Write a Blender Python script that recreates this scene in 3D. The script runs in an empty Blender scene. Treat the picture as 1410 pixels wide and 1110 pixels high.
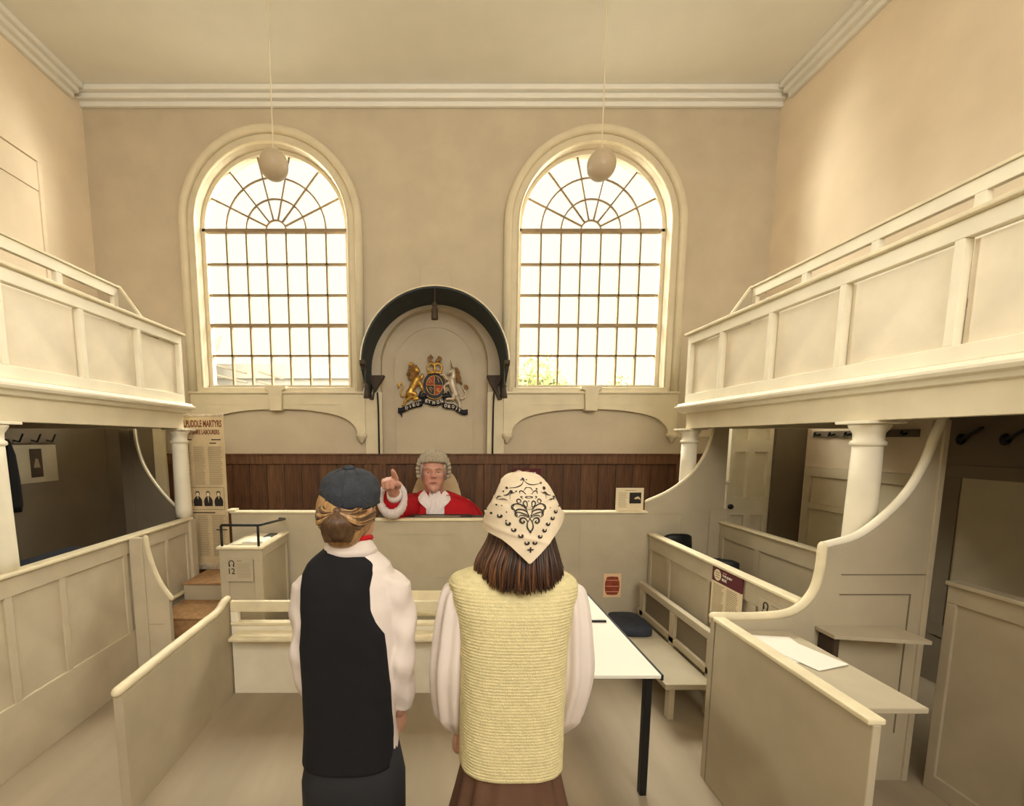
import bpy, bmesh, math, random
import numpy as np
from mathutils import Vector, Matrix, Euler, geometry
random.seed(7)
C = bpy.context.scene.collection
PI = math.pi
sin, cos = math.sin, math.cos

# ------------------------------------------------------------------ camera, sky, lights, exposure
cam_d = bpy.data.cameras.new('camera'); cam = bpy.data.objects.new('camera', cam_d); C.objects.link(cam)
cam.location = (0, 0, 2.0)
cam.rotation_euler = (PI/2 - math.atan(70/620), 0, 0)
cam_d.sensor_fit = 'HORIZONTAL'; cam_d.sensor_width = 36
cam_d.lens = 36*620/1410
cam_d.shift_x = (705-612)/1410
cam_d.shift_y = (675-555)/1410
cam_d.clip_start = 0.05
bpy.context.scene.camera = cam

W = bpy.data.worlds.new('overcast_sky'); bpy.context.scene.world = W; W.use_nodes = True
bg = W.node_tree.nodes['Background']; bg.inputs[0].default_value = (1.0, 0.955, 0.79, 1); bg.inputs[1].default_value = .86

def area(name, loc, target, sx, sy, power, col):
    d = bpy.data.lights.new(name, 'AREA'); d.shape = 'RECTANGLE'; d.size = sx; d.size_y = sy; d.energy = power; d.color = col
    o = bpy.data.objects.new(name, d); C.objects.link(o); o.location = loc
    o.rotation_euler = (Vector(target)-Vector(loc)).to_track_quat('-Z', 'Y').to_euler()
    return o
# added lamp above the view, boosting skylight down through the two back windows
area('high_sky_fill', (-0.1, 10.5, 9.6), (-0.1, 2.5, 1.6), 9, 4.5, 3000, (1.0, 0.96, 0.86))
# two more lamps added out of view, boosting skylight from either side
for nm, k in (('side_sky_fill_left', -1), ('side_sky_fill_right', 1)):
    area(nm, (k*9.0-.1, 10.0, 6.2), (-k*1.5-.1, 4.5, 3.2), 4.5, 5, 3000, (1.0, 0.96, 0.86))
for nm, x in (('window_portal_left', -2.135), ('window_portal_right', 1.858)):
    p_ = area(nm, (x, 6.16, 4.1), (x, 0, 4.1), 1.9, 3.0, 1, (1, 1, 1)); p_.data.cycles.is_portal = True
# fill lamp added behind the camera, before the windowless rear wall
area('rear_fill_light', (0.6, -2.7, 4.4), (-0.4, 5.0, 1.6), 4.6, 2.6, 205, (1.0, 0.96, 0.88))
vs = bpy.context.scene.view_settings
vs.view_transform = 'Standard'; vs.look = 'None'; vs.gamma = 1; vs.use_curve_mapping = False; vs.exposure = 0.6

# ------------------------------------------------------------------ materials
def mat(name, rgb, rough=.6, var=.0, scale=6., bump=0., bscale=40., metal=0., spec=.3, stretch=None, emit=None):
    m = bpy.data.materials.new(name); m.use_nodes = True
    nt = m.node_tree; p = nt.nodes['Principled BSDF']
    p.inputs['Base Color'].default_value = (*rgb, 1); p.inputs['Roughness'].default_value = rough
    p.inputs['Metallic'].default_value = metal; p.inputs['Specular IOR Level'].default_value = spec
    tc = nt.nodes.new('ShaderNodeTexCoord'); mp = nt.nodes.new('ShaderNodeMapping')
    nt.links.new(tc.outputs['Object'], mp.inputs[0])
    if stretch: mp.inputs['Scale'].default_value = stretch
    if var:
        n = nt.nodes.new('ShaderNodeTexNoise'); n.inputs['Scale'].default_value = scale; n.inputs['Detail'].default_value = 6
        nt.links.new(mp.outputs[0], n.inputs['Vector'])
        r = nt.nodes.new('ShaderNodeValToRGB')
        r.color_ramp.elements[0].position = .3; r.color_ramp.elements[1].position = .7
        r.color_ramp.elements[0].color = (*[c*(1-var) for c in rgb], 1); r.color_ramp.elements[1].color = (*[min(1, c*(1+var)) for c in rgb], 1)
        nt.links.new(n.outputs['Fac'], r.inputs[0]); nt.links.new(r.outputs[0], p.inputs['Base Color'])
    if bump:
        n2 = nt.nodes.new('ShaderNodeTexNoise'); n2.inputs['Scale'].default_value = bscale; n2.inputs['Detail'].default_value = 4
        nt.links.new(mp.outputs[0], n2.inputs['Vector'])
        b = nt.nodes.new('ShaderNodeBump'); b.inputs['Strength'].default_value = bump; b.inputs['Distance'].default_value = .01
        nt.links.new(n2.outputs['Fac'], b.inputs['Height']); nt.links.new(b.outputs[0], p.inputs['Normal'])
    return m
M = dict(
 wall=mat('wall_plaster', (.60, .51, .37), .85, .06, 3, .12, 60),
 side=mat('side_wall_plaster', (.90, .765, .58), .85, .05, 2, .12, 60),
 ceil=mat('ceiling_plaster', (.88, .85, .76), .9, .02, 3),
 trim=mat('cream_painted_trim', (.74, .65, .46), .55, .05, 5, .05, 30),
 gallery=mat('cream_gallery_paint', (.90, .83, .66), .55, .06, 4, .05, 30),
 joinery=mat('stone_grey_joinery_paint', (.50, .43, .305), .6, .08, 4, .06, 30),
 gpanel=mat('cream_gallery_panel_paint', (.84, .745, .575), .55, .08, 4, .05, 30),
 joinery_lit=mat('lit_grey_joinery_paint', (.60, .52, .375), .6, .08, 4, .06, 30),  # lit copy of the joinery paint, lightened for the brighter left side
 cap=mat('pale_worn_cap_paint', (.80, .70, .48), .5, .08, 9),
 inner=mat('shaded_inner_paint', (.20, .16, .11), .75, .08, 3),  # wall paint darkened to carry the shade under the galleries
 sash=mat('window_sash_paint', (.30, .22, .13), .6, .08, 8),
 wood=mat('brown_stained_oak', (.115, .052, .025), .5, .35, 5, .15, 30, stretch=(6, 6, .7)),
 wood2=mat('brown_stained_oak_lighter', (.145, .068, .032), .5, .35, 5, .15, 30, stretch=(6, 6, .7)),
 carpet=mat('tan_stair_carpet', (.42, .24, .11), .95, .2, 25, .5, 200),
 floor=mat('well_floor_boards', (.36, .29, .2), .6, .15, 3, .05, 30, stretch=(1, .2, 1)),
 slate=mat('slate_canopy_cloth', (.045, .055, .058), .8, .15, 8, .2, 60),
 dark=mat('dark_bracket_wood', (.06, .04, .025), .6, .2, 8),
 black=mat('black_metal', (.012, .012, .012), .45),
 navy=mat('dark_blue_grey_cushion', (.035, .04, .055), .8, .15, 20),
 gold=mat('gilded_carving', (.62, .36, .08), .35, .35, 30, .2, 90, metal=.6),
 bronze=mat('brown_gilt_mane', (.30, .16, .05), .5, .4, 60, .5, 120, metal=.3),
 silver=mat('silvered_carving', (.62, .52, .38), .4, .2, 30, .2, 90, metal=.3),
 red=mat('red_enamel', (.35, .04, .02), .5),
 blue=mat('blue_black_enamel', (.012, .014, .022), .5, .1, 20),
 paper=mat('cream_paper', (.78, .66, .44), .8, .04, 8),
 oldpaper=mat('foxed_printed_paper', (.66, .52, .31), .8, .14, 4),
 white=mat('white_paper', (.86, .82, .72), .8),
 ink=mat('black_print_ink', (.03, .025, .02), .8),
 faint=mat('grey_print_ink', (.30, .23, .14), .8),
 rust=mat('rust_print_ink', (.20, .05, .02), .8),
 barrel=mat('barrel_print_red', (.28, .055, .025), .8, .25, 25),
 pink=mat('pale_pink_print', (.72, .36, .24), .8),
 maroon=mat('maroon_print', (.115, .022, .028), .7),
 globe=mat('opal_glass_globe', (.50, .40, .27), .35),
 skin=mat('fair_skin', (.62, .33, .22), .5, .08, 30, .08, 200, spec=.4),
 ruddy=mat('ruddy_skin', (.60, .30, .22), .5, .16, 14, .1, 120, spec=.4),
 lips=mat('lip_skin', (.36, .11, .08), .5),
 eyew=mat('eye_white', (.7, .64, .58), .3),
 iris=mat('dark_iris', (.03, .025, .02), .3),
 robe=mat('scarlet_wool', (.47, .006, .012), .8, .12, 6, .1, 60),
 fur=mat('white_fur', (.78, .68, .66), .9, .12, 60, .9, 160),
 shirt=mat('white_cotton', (.74, .65, .59), .85, .03, 9, .06, 60),
 linen=mat('white_linen_lace', (.84, .76, .74), .8, .04, 40, .1, 120),
 wig=mat('grey_horsehair', (.40, .34, .25), .85, .25, 70, .6, 150),
 greyhair=mat('grey_hair', (.48, .42, .34), .8, .2, 60),
 vest=mat('black_waistcoat_wool', (.008, .008, .010), .9, .1, 20),
 cap_w=mat('slate_wool_cap', (.040, .045, .055), .9, .25, 25, .5, 150),
 blonde=mat('blonde_hair', (.40, .23, .09), .5, .45, 12, stretch=(8, 8, 2), spec=.5),
 bun=mat('dark_blonde_hair', (.095, .047, .02), .5, .4, 14, stretch=(9, 9, 1.5), spec=.5),
 brown=mat('brown_hair', (.035, .014, .007), .42, .55, 10, stretch=(10, 10, 1), spec=.5),
 auburn=mat('auburn_hair', (.105, .042, .016), .42, .5, 10, stretch=(10, 10, 1), spec=.5),
 knit=mat('cream_knit_wool', (.68, .59, .32), .9, .08, 60, .4, 220),
 scarf=mat('cream_cotton_scarf', (.66, .55, .39), .85, .04, 12, .08, 60),
 cloth=mat('dark_trouser_cloth', (.02, .02, .022), .9),
 skirt=mat('brown_skirt_cloth', (.12, .06, .035), .9, .1, 10),
 chair=mat('cream_leather', (.62, .48, .28), .5, .05, 10),
 ext=mat('pale_rendered_wall', (.42, .40, .36), .9),
 roof=mat('pale_slate_roof', (.33, .30, .26), .9),
 leaf=mat('pale_green_leaf', (.34, .36, .16), .8, .25, 10),
 bark=mat('bark', (.2, .17, .12), .9),
 ground=mat('pale_street_paving', (.3, .28, .25), .9),
)
def glass_mat():
    m = bpy.data.materials.new('window_glass'); m.use_nodes = True; nt = m.node_tree
    for n in list(nt.nodes): nt.nodes.remove(n)
    o = nt.nodes.new('ShaderNodeOutputMaterial'); t = nt.nodes.new('ShaderNodeBsdfTransparent'); g = nt.nodes.new('ShaderNodeBsdfGlossy')
    t.inputs[0].default_value = (.97, .975, .95, 1); g.inputs['Roughness'].default_value = .05
    lw = nt.nodes.new('ShaderNodeLayerWeight'); p4 = nt.nodes.new('ShaderNodeMath'); p4.operation = 'POWER'; p4.inputs[1].default_value = 4; nt.links.new(lw.outputs['Facing'], p4.inputs[0])
    f = nt.nodes.new('ShaderNodeMath'); f.operation = 'MULTIPLY'; f.inputs[1].default_value = .4; nt.links.new(p4.outputs[0], f.inputs[0])
    x = nt.nodes.new('ShaderNodeMixShader'); nt.links.new(f.outputs[0], x.inputs[0]); nt.links.new(t.outputs[0], x.inputs[1]); nt.links.new(g.outputs[0], x.inputs[2])
    nt.links.new(x.outputs[0], o.inputs[0]); return m
M['glass'] = glass_mat()

# ------------------------------------------------------------------ helpers
def tag(o, label=None, cat=None, group=None, kind=None):
    if label: o['label'] = label
    if cat: o['category'] = cat
    if group: o['group'] = group
    if kind: o['kind'] = kind
    return o
def thing(name, label, cat, loc=(0, 0, 0), group=None):
    o = bpy.data.objects.new(name, None); o.empty_display_size = .1; C.objects.link(o); o.location = loc
    return tag(o, label, cat, group)
def wtrans(p):
    v = Vector(p.location)
    q = p.parent
    while q: v += q.location; q = q.parent
    return v
def link(name, me, m, parent=None, smooth=False, bevel=0, loc=None):
    if m is not None: me.materials.clear(); me.materials.append(m)
    if smooth:
        for p in me.polygons: p.use_smooth = True
    o = bpy.data.objects.new(name, me); C.objects.link(o)
    if parent:
        o.parent = parent
        if loc is None: o.location = -wtrans(parent)
        else: o.location = Vector(loc)-wtrans(parent)
    elif loc is not None: o.location = loc
    if bevel:
        b = o.modifiers.new('bevel', 'BEVEL'); b.width = bevel; b.segments = 2; b.limit_method = 'ANGLE'
    return o
class MB:
    def __init__(s): s.v = []; s.f = []
    def add(s, v, f):
        n = len(s.v); s.v += [tuple(p) for p in v]; s.f += [tuple(i+n for i in q) for q in f]; return s
    def box(s, x0, x1, y0, y1, z0, z1):
        x0, x1 = sorted((x0, x1)); y0, y1 = sorted((y0, y1)); z0, z1 = sorted((z0, z1))
        return s.add([(x0,y0,z0),(x1,y0,z0),(x1,y1,z0),(x0,y1,z0),(x0,y0,z1),(x1,y0,z1),(x1,y1,z1),(x0,y1,z1)],
              [(0,3,2,1),(4,5,6,7),(0,1,5,4),(1,2,6,5),(2,3,7,6),(3,0,4,7)])
    def rings(s, R, close=True, caps=True):
        n = len(R[0]); v = [p for r in R for p in r]; f = []
        for i in range(len(R)-1):
            for j in range(n if close else n-1):
                k = (j+1) % n
                f.append((i*n+j, i*n+k, (i+1)*n+k, (i+1)*n+j))
        if caps and close:
            f.append(tuple(range(n-1, -1, -1))); f.append(tuple((len(R)-1)*n+j for j in range(n)))
        return s.add(v, f)
    def tube(s, P, r, N=10, round_ends=True, flat=1.0):
        P = [Vector(p) for p in P]; r = list(r) if hasattr(r, '__len__') else [r]*len(P)
        T = [(P[min(i+1, len(P)-1)]-P[max(i-1, 0)]).normalized() for i in range(len(P))]
        u = T[0].orthogonal().normalized(); fr = []
        for i, t in enumerate(T):
            u = (u - t*u.dot(t)).normalized(); fr.append((u.copy(), t.cross(u)))
        R = []
        def ring(c, rr, a): return [c + (a[0]*cos(2*PI*j/N) + a[1]*sin(2*PI*j/N)*flat)*rr for j in range(N)]
        if round_ends:
            for q in (.25, .7): R.append(ring(P[0]-T[0]*r[0]*math.sqrt(1-q*q)*.999, r[0]*q, fr[0]))
        for i in range(len(P)): R.append(ring(P[i], r[i], fr[i]))
        if round_ends:
            for q in (.7, .25): R.append(ring(P[-1]+T[-1]*r[-1]*math.sqrt(1-q*q)*.999, r[-1]*q, fr[-1]))
        return s.rings(R)
    def ball(s, c, rx, ry=None, rz=None, N=16, K=10):
        ry = ry or rx; rz = rz or rx
        R = []
        for i in range(K+1):
            a = PI*(i+.02)/(K+.04)
            R.append([(c[0]+rx*sin(a)*cos(2*PI*j/N), c[1]+ry*sin(a)*sin(2*PI*j/N), c[2]-rz*cos(a)) for j in range(N)])
        return s.rings(R)
    def lathe(s, prof, c=(0, 0), N=24):
        return s.rings([[(c[0]+r*cos(2*PI*j/N), c[1]+r*sin(2*PI*j/N), z) for j in range(N)] for r, z in prof])
    def plate(s, outer, holes, a0, a1, ax='Y'):
        loops = [outer]+list(holes)
        pts = [p for l in loops for p in l]
        tri = geometry.tessellate_polygon([[Vector((p[0], p[1], 0)) for p in l] for l in loops])
        mp = {'Y': lambda p, a: (p[0], a, p[1]), 'X': lambda p, a: (a, p[0], p[1]), 'Z': lambda p, a: (p[0], p[1], a)}[ax]
        n = len(pts); v = [mp(p, a0) for p in pts]+[mp(p, a1) for p in pts]; f = []
        for t in tri: f.append(tuple(t)); f.append(tuple(i+n for i in reversed(t)))
        k = 0
        for l in loops:
            m = len(l)
            for i in range(m): f.append((k+i, k+(i+1) % m, k+(i+1) % m+n, k+i+n))
            k += m
        return s.add(v, f)
    def mesh(s, name='m', fix=True):
        me = bpy.data.meshes.new(name); me.from_pydata(s.v, [], s.f); me.update()
        if fix:
            bm = bmesh.new(); bm.from_mesh(me); bmesh.ops.recalc_face_normals(bm, faces=bm.faces[:]); bm.to_mesh(me); bm.free()
        return me
    def obj(s, name, m, parent=None, smooth=False, bevel=0, loc=None):
        if loc is not None:
            L = Vector(loc); s.v = [tuple(Vector(p)-L) for p in s.v]
        return link(name, s.mesh(name), m, parent, smooth, bevel, loc)
def box(name, m, b, parent=None, bevel=.004):
    c = ((b[0]+b[1])/2, (b[2]+b[3])/2, (b[4]+b[5])/2)
    return MB().box(*b).obj(name, m, parent, bevel=bevel, loc=c)
def struct(o): o['kind'] = 'structure'; return o
def copy_obj(o, parent, d):
    c = o.copy(); C.objects.link(c); c.parent = parent; c.location = o.location+Vector(d); return c
def arc(cx, cz, r, a0, a1, n, rz=None):
    rz = rz or r
    return [(cx+r*cos(a0+(a1-a0)*i/n), cz+rz*sin(a0+(a1-a0)*i/n)) for i in range(n+1)]
def spline(P, n=8):
    P = [Vector(p) for p in P]; Q = [P[0]*2-P[1]]+P+[P[-1]*2-P[-2]]; out = []
    for i in range(1, len(Q)-2):
        a, b, c, d = Q[i-1:i+3]
        for k in range(n):
            t = k/n
            out.append(.5*((2*b)+(c-a)*t+(2*a-5*b+4*c-d)*t*t+(3*b-a-3*c+d)*t**3))
    out.append(P[-1]); return out
def spl2(P, n=8): return [(p[0], p[1]) for p in spline([(q[0], q[1], 0) for q in P], n)]
def text(body, m, parent, loc, width, height=None, rot=(PI/2, 0, 0), name='lettering', bold=0., depth=.0006, align='LEFT'):
    cu = bpy.data.curves.new(name, 'FONT'); cu.body = body; cu.size = 1; cu.extrude = .01; cu.resolution_u = 3; cu.offset = bold
    t = bpy.data.objects.new('t', cu); C.objects.link(t); dg = bpy.context.evaluated_depsgraph_get()
    me = bpy.data.meshes.new_from_object(t.evaluated_get(dg)); bpy.data.objects.remove(t)
    co = np.array([v.co[:] for v in me.vertices]); lo, hi = co.min(0), co.max(0)
    s = width/(hi[0]-lo[0]); sy = (height/(hi[1]-lo[1])) if height else s
    off = lo[0] if align == 'LEFT' else (lo[0]+hi[0])/2
    R = Euler(rot).to_matrix()
    for v in me.vertices: v.co = R @ Vector(((v.co.x-off)*s, (v.co.y-lo[1])*sy, v.co.z*depth*100))
    return link(name, me, m, parent, loc=loc)
def fuse(mb, voxel, it=6):
    me = mb.mesh('tmp'); o = bpy.data.objects.new('tmp', me); C.objects.link(o)
    r = o.modifiers.new('r', 'REMESH'); r.mode = 'VOXEL'; r.voxel_size = voxel
    if it:
        s_ = o.modifiers.new('s', 'SMOOTH'); s_.iterations = it; s_.factor = .5
    dg = bpy.context.evaluated_depsgraph_get(); out = bpy.data.meshes.new_from_object(o.evaluated_get(dg))
    bpy.data.objects.remove(o); out.name = 'fused'; return out
def sring(cx, cy, z, rx, ry, n=2.5, N=40, f=None):
    R = []
    for j in range(N):
        a = 2*PI*j/N; c_, s_ = cos(a), sin(a)
        k = 1+(f(a, z) if f else 0)
        R.append((cx+rx*k*math.copysign(abs(c_)**(2/n), c_), cy+ry*k*math.copysign(abs(s_)**(2/n), s_), z))
    return R
def resample(rows, dz):
    rows = sorted(rows); Z = [r[0] for r in rows]; zz = np.linspace(Z[0], Z[-1], max(2, int((Z[-1]-Z[0])/dz)))
    return [(z, *[float(np.interp(z, Z, [r[k] for r in rows])) for k in range(1, len(rows[0]))]) for z in zz]

# panelled joinery: axis 'X' or 'Y' is the facing axis, c the front face, nrm the way it faces
def panelled(parent, ax, c, nrm, a0, a1, z0, z1, divs, top=.07, bot=.08, stile=.06, th=.05, rec=.014, m='joinery', pm=None, mid=None, gap=0.):
    m_ = M[m]; pm_ = M[pm or m]
    def bx(name, mm, p0, p1, q0, q1, front, back, bev=.003):
        f, b = c-nrm*front, c-nrm*back
        r = (f, b, p0, p1, q0, q1) if ax == 'X' else (p0, p1, f, b, q0, q1)
        r = (min(r[0], r[1]), max(r[0], r[1]), min(r[2], r[3]), max(r[2], r[3]), r[4], r[5])
        return box(name, mm, r, parent, bev)
    bx('top_rail', m_, a0, a1, z1-top, z1, 0, th); bx('bottom_rail', m_, a0, a1, z0, z0+bot, 0, th)
    ds = [a0+stile/2]+list(divs)+[a1-stile/2]
    for d in ds: bx('stile', m_, d-stile/2, d+stile/2, z0+bot, z1-top, 0, th)
    for i in range(len(ds)-1):
        p0, p1 = ds[i]+stile/2, ds[i+1]-stile/2
        zs = [z0+bot]+([mid-.03, mid+.03] if mid else [])+[z1-top]
        for k in range(0, len(zs), 2):
            bx('panel', pm_, p0+gap, p1, zs[k], zs[k+1]-gap, rec, th, 0)
        if mid: bx('middle_rail', m_, p0, p1, mid-.03, mid+.03, 0, th)

XL, XR, YB, YR, ZC = -4.36, 4.05, 5.9, -3.0, 6.12
# ================================================================== THE SETTING
o = MB().box(XL-.2, XR+.2, YR-.2, YB+.4, -.1, 0).obj('floor', M['floor']); struct(o)
o = MB().box(XL-.2, XR+.2, YR-.2, YB+.4, ZC, ZC+.1).obj('ceiling', M['ceil']); struct(o)
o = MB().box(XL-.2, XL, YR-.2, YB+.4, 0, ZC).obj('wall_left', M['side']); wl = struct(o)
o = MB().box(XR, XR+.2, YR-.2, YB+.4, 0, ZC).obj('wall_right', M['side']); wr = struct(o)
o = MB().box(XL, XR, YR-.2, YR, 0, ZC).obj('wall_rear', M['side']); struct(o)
WC = (-2.135, 1.858); SP = 4.63; RO = .935; ZB = 2.66; NC = -.13; NR = .69; NS = 2.95
def arch_hole(cx, r, spr, zb, n=28): return [(cx+r, zb)]+arc(cx, spr, r, 0, PI, n)+[(cx-r, zb)]
holes = [arch_hole(c, RO, SP, ZB) for c in WC]+[arch_hole(NC, NR, NS, 1.80)]
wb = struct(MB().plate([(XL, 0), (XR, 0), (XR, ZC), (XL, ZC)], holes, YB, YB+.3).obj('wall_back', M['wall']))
MB().box(NC-NR-.05, NC+NR+.05, YB+.16, YB+.2, 1.7, NS+NR+.05).obj('niche_back', M['wall'], wb)
MB().plate(arch_hole(NC, .53, NS-.02, 1.81), [arch_hole(NC, .515, NS-.02, 1.82)], YB+.145, YB+.16).obj('niche_moulding', M['wall'], wb)
box('blank_tablet', M['wall'], (-.30, .075, YB-.012, YB, 3.90, 4.15), wb)
for x0, z0 in ((-3.95, 3.32), (3.42, 3.3)): box('wall_plate', M['wall'], (x0, x0+.16, YB-.012, YB, z0, z0+.12), wb)
# cornice
cm = MB()
for k, (dz, w) in enumerate(((.0, .16), (.06, .11), (.11, .05))):
    cm.box(XL, XR, YB-w, YB, ZC-dz-.06, ZC-dz)
struct(cm.obj('trim_1', M['ceil'], bevel=.01))
for nm, xx, sg in (('trim_2', XL, 1), ('trim_3', XR, -1)):
    cm = MB()
    for k, (dz, w) in enumerate(((.0, .16), (.06, .11), (.11, .05))): cm.box(xx, xx+sg*w, YR, YB-.17, ZC-dz-.06, ZC-dz)
    struct(cm.obj(nm, M['ceil'], bevel=.01))

# ---- windows
def window(n, cx):
    root = MB()
    ring = arch_hole(cx, 1.10, SP, 2.60, 40)
    root.plate(ring, [arch_hole(cx, RO, SP, 2.605, 40)], YB-.035, YB)
    w = struct(root.obj('window_%d' % n, M['trim'], smooth=False, bevel=.006))
    path = [(cx+1.075, YB-.045, 2.6)]+[(x, YB-.045, z) for x, z in arc(cx, SP, 1.075, 0, PI, 40)]+[(cx-1.075, YB-.045, 2.6)]
    MB().tube(path, .052, 12, False).obj('roll_moulding', M['trim'], w, True)
    path = [(cx+.945, YB-.04, 2.66)]+[(x, YB-.04, z) for x, z in arc(cx, SP, .945, 0, PI, 40)]+[(cx-.945, YB-.04, 2.66)]
    MB().tube(path, .013, 8, False).obj('bead', M['cap'], w, True)
    Y0, Y1 = 6.03, 6.08
    MB().plate(arch_hole(cx, RO, SP, ZB, 40), [arch_hole(cx, .885, SP, 2.705, 40)], Y0-.02, Y1+.02).obj('sash_frame', M['trim'], w)
    box('transom', M['sash'], (cx-.93, cx+.93, Y0-.02, Y1, SP-.028, SP+.012), w)
    cw = 1.77/7; rows = [2.705+(SP-.028-2.705)*k/5 for k in range(6)]
    bars = MB()
    for i in range(1, 7):
        x = cx-.885+cw*i; box('glazing_bar', M['sash'], (x-.0105, x+.0105, Y0, Y1, 2.705, SP-.028), w, 0)
    for k in range(1, 5):
        t = .018 if k == 2 else .0105
        box('meeting_rail' if k == 2 else 'glazing_bar', M['sash'], (cx-.885, cx+.885, Y0-(.02 if k == 2 else 0), Y1, rows[k]-t, rows[k]+t), w, 0)
    pm = MB().box(-cw/2, cw/2, -.003, .003, -.19, .19).mesh('pane')
    for i in range(7):
        for k in range(5):
            link('pane', pm, M['glass'], w, loc=(cx-.885+cw*(i+.5), Y1-.02, (rows[k]+rows[k+1])/2))
    rad = [0, cw*.5, cw*1.5, cw*2.5, .885]
    for r in rad[1:4]:
        p = [(x, Y0+.02, z) for x, z in arc(cx, SP, r, 0, PI, 24)]
        MB().tube(p, 0.013, 6, False).obj('fan_ring', M['sash'], w, True)
    for s_ in range(1, 7):
        a = PI*s_/7
        MB().tube([(cx+rad[1]*cos(a), Y0+.02, SP+rad[1]*sin(a)), (cx+.9*cos(a), Y0+.02, SP+.9*sin(a))], 0.013, 6, False).obj('fan_bar', M['sash'], w, True)
    for q in range(1, 4):
        for s_ in range(7):
            a0, a1 = PI*s_/7, PI*(s_+1)/7
            P = arc(cx, SP, rad[q], a0, a1, 4)+arc(cx, SP, rad[q+1], a1, a0, 4)
            MB().plate(P, [], Y1-.023, Y1-.017).obj('pane', M['glass'], w)
    MB().plate(arc(cx, SP, rad[1], 0, PI, 12), [], Y1-.023, Y1-.017).obj('pane', M['glass'], w)
    box('sill', M['trim'], (cx-1.0, cx+1.0, YB-.05, Y0-.02, 2.60, 2.66), w, .008)
    # apron with segmental bottom, keystone and end drops
    x0, x1 = cx-1.10, cx+1.12
    bot = spl2([(x0+.10, 2.06), (x0+.14, 2.17), (x0+.30, 2.285), (x0+.65, 2.36), (cx, 2.385), (x1-.65, 2.36), (x1-.30, 2.285), (x1-.14, 2.17), (x1-.10, 2.06)], 5)
    out = [(x0, 2.58), (x0, 2.06)]+bot+[(x1, 2.06), (x1, 2.58)]
    MB().plate(out, [], YB-.07, YB-.001).obj('apron', M['trim'], w)
    MB().box(x0-.01, x1+.01, YB-.10, YB-.001, 2.575, 2.605).obj('apron_ledge', M['trim'], w, bevel=.006)
    MB().box(x0+.25, cx-.2, YB-.076, YB-.07, 2.44, 2.447).box(cx+.2, x1-.25, YB-.076, YB-.07, 2.44, 2.447).obj('apron_bead', M['trim'], w)
    k = MB().plate([(cx-.13, 2.67), (cx+.13, 2.67), (cx+.13, 2.63), (cx+.085, 2.61), (cx+.075, 2.36), (cx-.075, 2.36), (cx-.085, 2.61), (cx-.13, 2.63)], [], YB-.13, YB-.0)
    k.obj('keystone', M['trim'], w, bevel=.006)
    for x in (x0+.05, x1-.05):
        MB().lathe([(.058, 2.08), (.07, 2.06), (.07, 2.035), (.05, 2.01), (.03, 1.985), (.022, 1.96), (.008, 1.95)], (x, YB-.06), 16).obj('drop_finial', M['trim'], w, True)
    return w
w1 = window(1, WC[0]); w2 = window(2, WC[1])
# niche pilasters
pil = MB().box(-1.02, -.80, YB-.045, YB, 1.81, 2.60)
t4 = struct(pil.obj('trim_4', M['trim'], bevel=.006))
t5 = struct(MB().box(.55, .77, YB-.045, YB, 1.81, 2.60).obj('trim_5', M['trim'], bevel=.006))
struct(box('trim_6', M['trim'], (3.0, XR, YB-.03, YB, 2.03, 2.05)))
# ---- wainscot: rail and single planks
wn = struct(MB().box(XL, XR, YB-.07, YB, 1.68, 1.80).box(XL, XR, YB-.085, YB, 1.795, 1.815).obj('trim_7', M['wood2'], bevel=.004))
wn['label'] = 'brown oak wainscot of upright planks along the back wall'
npk = 37; pw = (XR-XL)/npk
pmesh = MB().box(-pw/2+.004, pw/2-.004, -.02, .0, -.84, .84).mesh('plank')
for i in range(npk):
    d = random.uniform(0, .006)
    link('plank', pmesh.copy() if i % 3 == 0 else pmesh, M['wood2'] if i % 3 == 0 else M['wood'], wn, bevel=.003, loc=(XL+pw*(i+.5), YB-.018-d, .84))
for x in (-.99, -.80, .56, .78, 3.05):
    box('muntin', M['wood2'], (x-.045, x+.045, YB-.066, YB-.02, 0, 1.68), wn)

# ---- canopy over the judge's niche
cn = thing('canopy', 'dark slate arched canopy projecting over the wall niche, hung with tassels', 'canopy', (-.11, YB, 2.86))
ccx, ccz, cr = -.11, 2.86, .82
y0, y1 = 5.25, 5.88
prof = arc(ccx, ccz, cr, 0, PI, 40)
prof2 = arc(ccx, ccz, cr+.025, PI, 0, 40)
MB().plate(prof+prof2, [], y0, y1).obj('hood', M['slate'], cn)
MB().tube([(x, y0-.008, z) for x, z in arc(ccx, ccz, cr+.024, 0, PI, 40)], .0075, 8).obj('rim_bead', M['cap'], cn, True)
for sx in (-1, 1):
    xx = ccx+sx*(cr+.0)
    P = [(y0, 2.87), (y0+.02, 2.80), (5.55, 2.62), (5.86, 2.50), (5.88, 2.50), (5.88, 2.88)]
    MB().plate(P, [], xx, xx+sx*.025, 'X').obj('side_valance', M['slate'], cn)
    MB().plate([(y0-.04, 2.89), (y0-.04, 2.85), (y0+.03, 2.82), (y0+.06, 2.89)], [], xx-.03, xx+.03, 'X').obj('corner_boss', M['dark'], cn)
    xb = ccx+sx*.755
    MB().plate([(xb-.11, 2.80), (xb+.11, 2.80), (xb+.09, 2.76), (xb+.02-sx*.0, 2.66), (xb+sx*.07, 2.50), (xb+sx*.04, 2.50), (xb-.02, 2.62), (xb-.09, 2.75)], [], YB-.13, YB).obj('corbel', M['dark'], cn, bevel=.006)
    MB().tube([(ccx+sx*.735, YB-.12, 2.58), (ccx+sx*.73, YB-.10, 2.4), (ccx+sx*.728, YB-.095, 1.82)], .011, 8).obj('cord', M['black'], cn, True)
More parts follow.
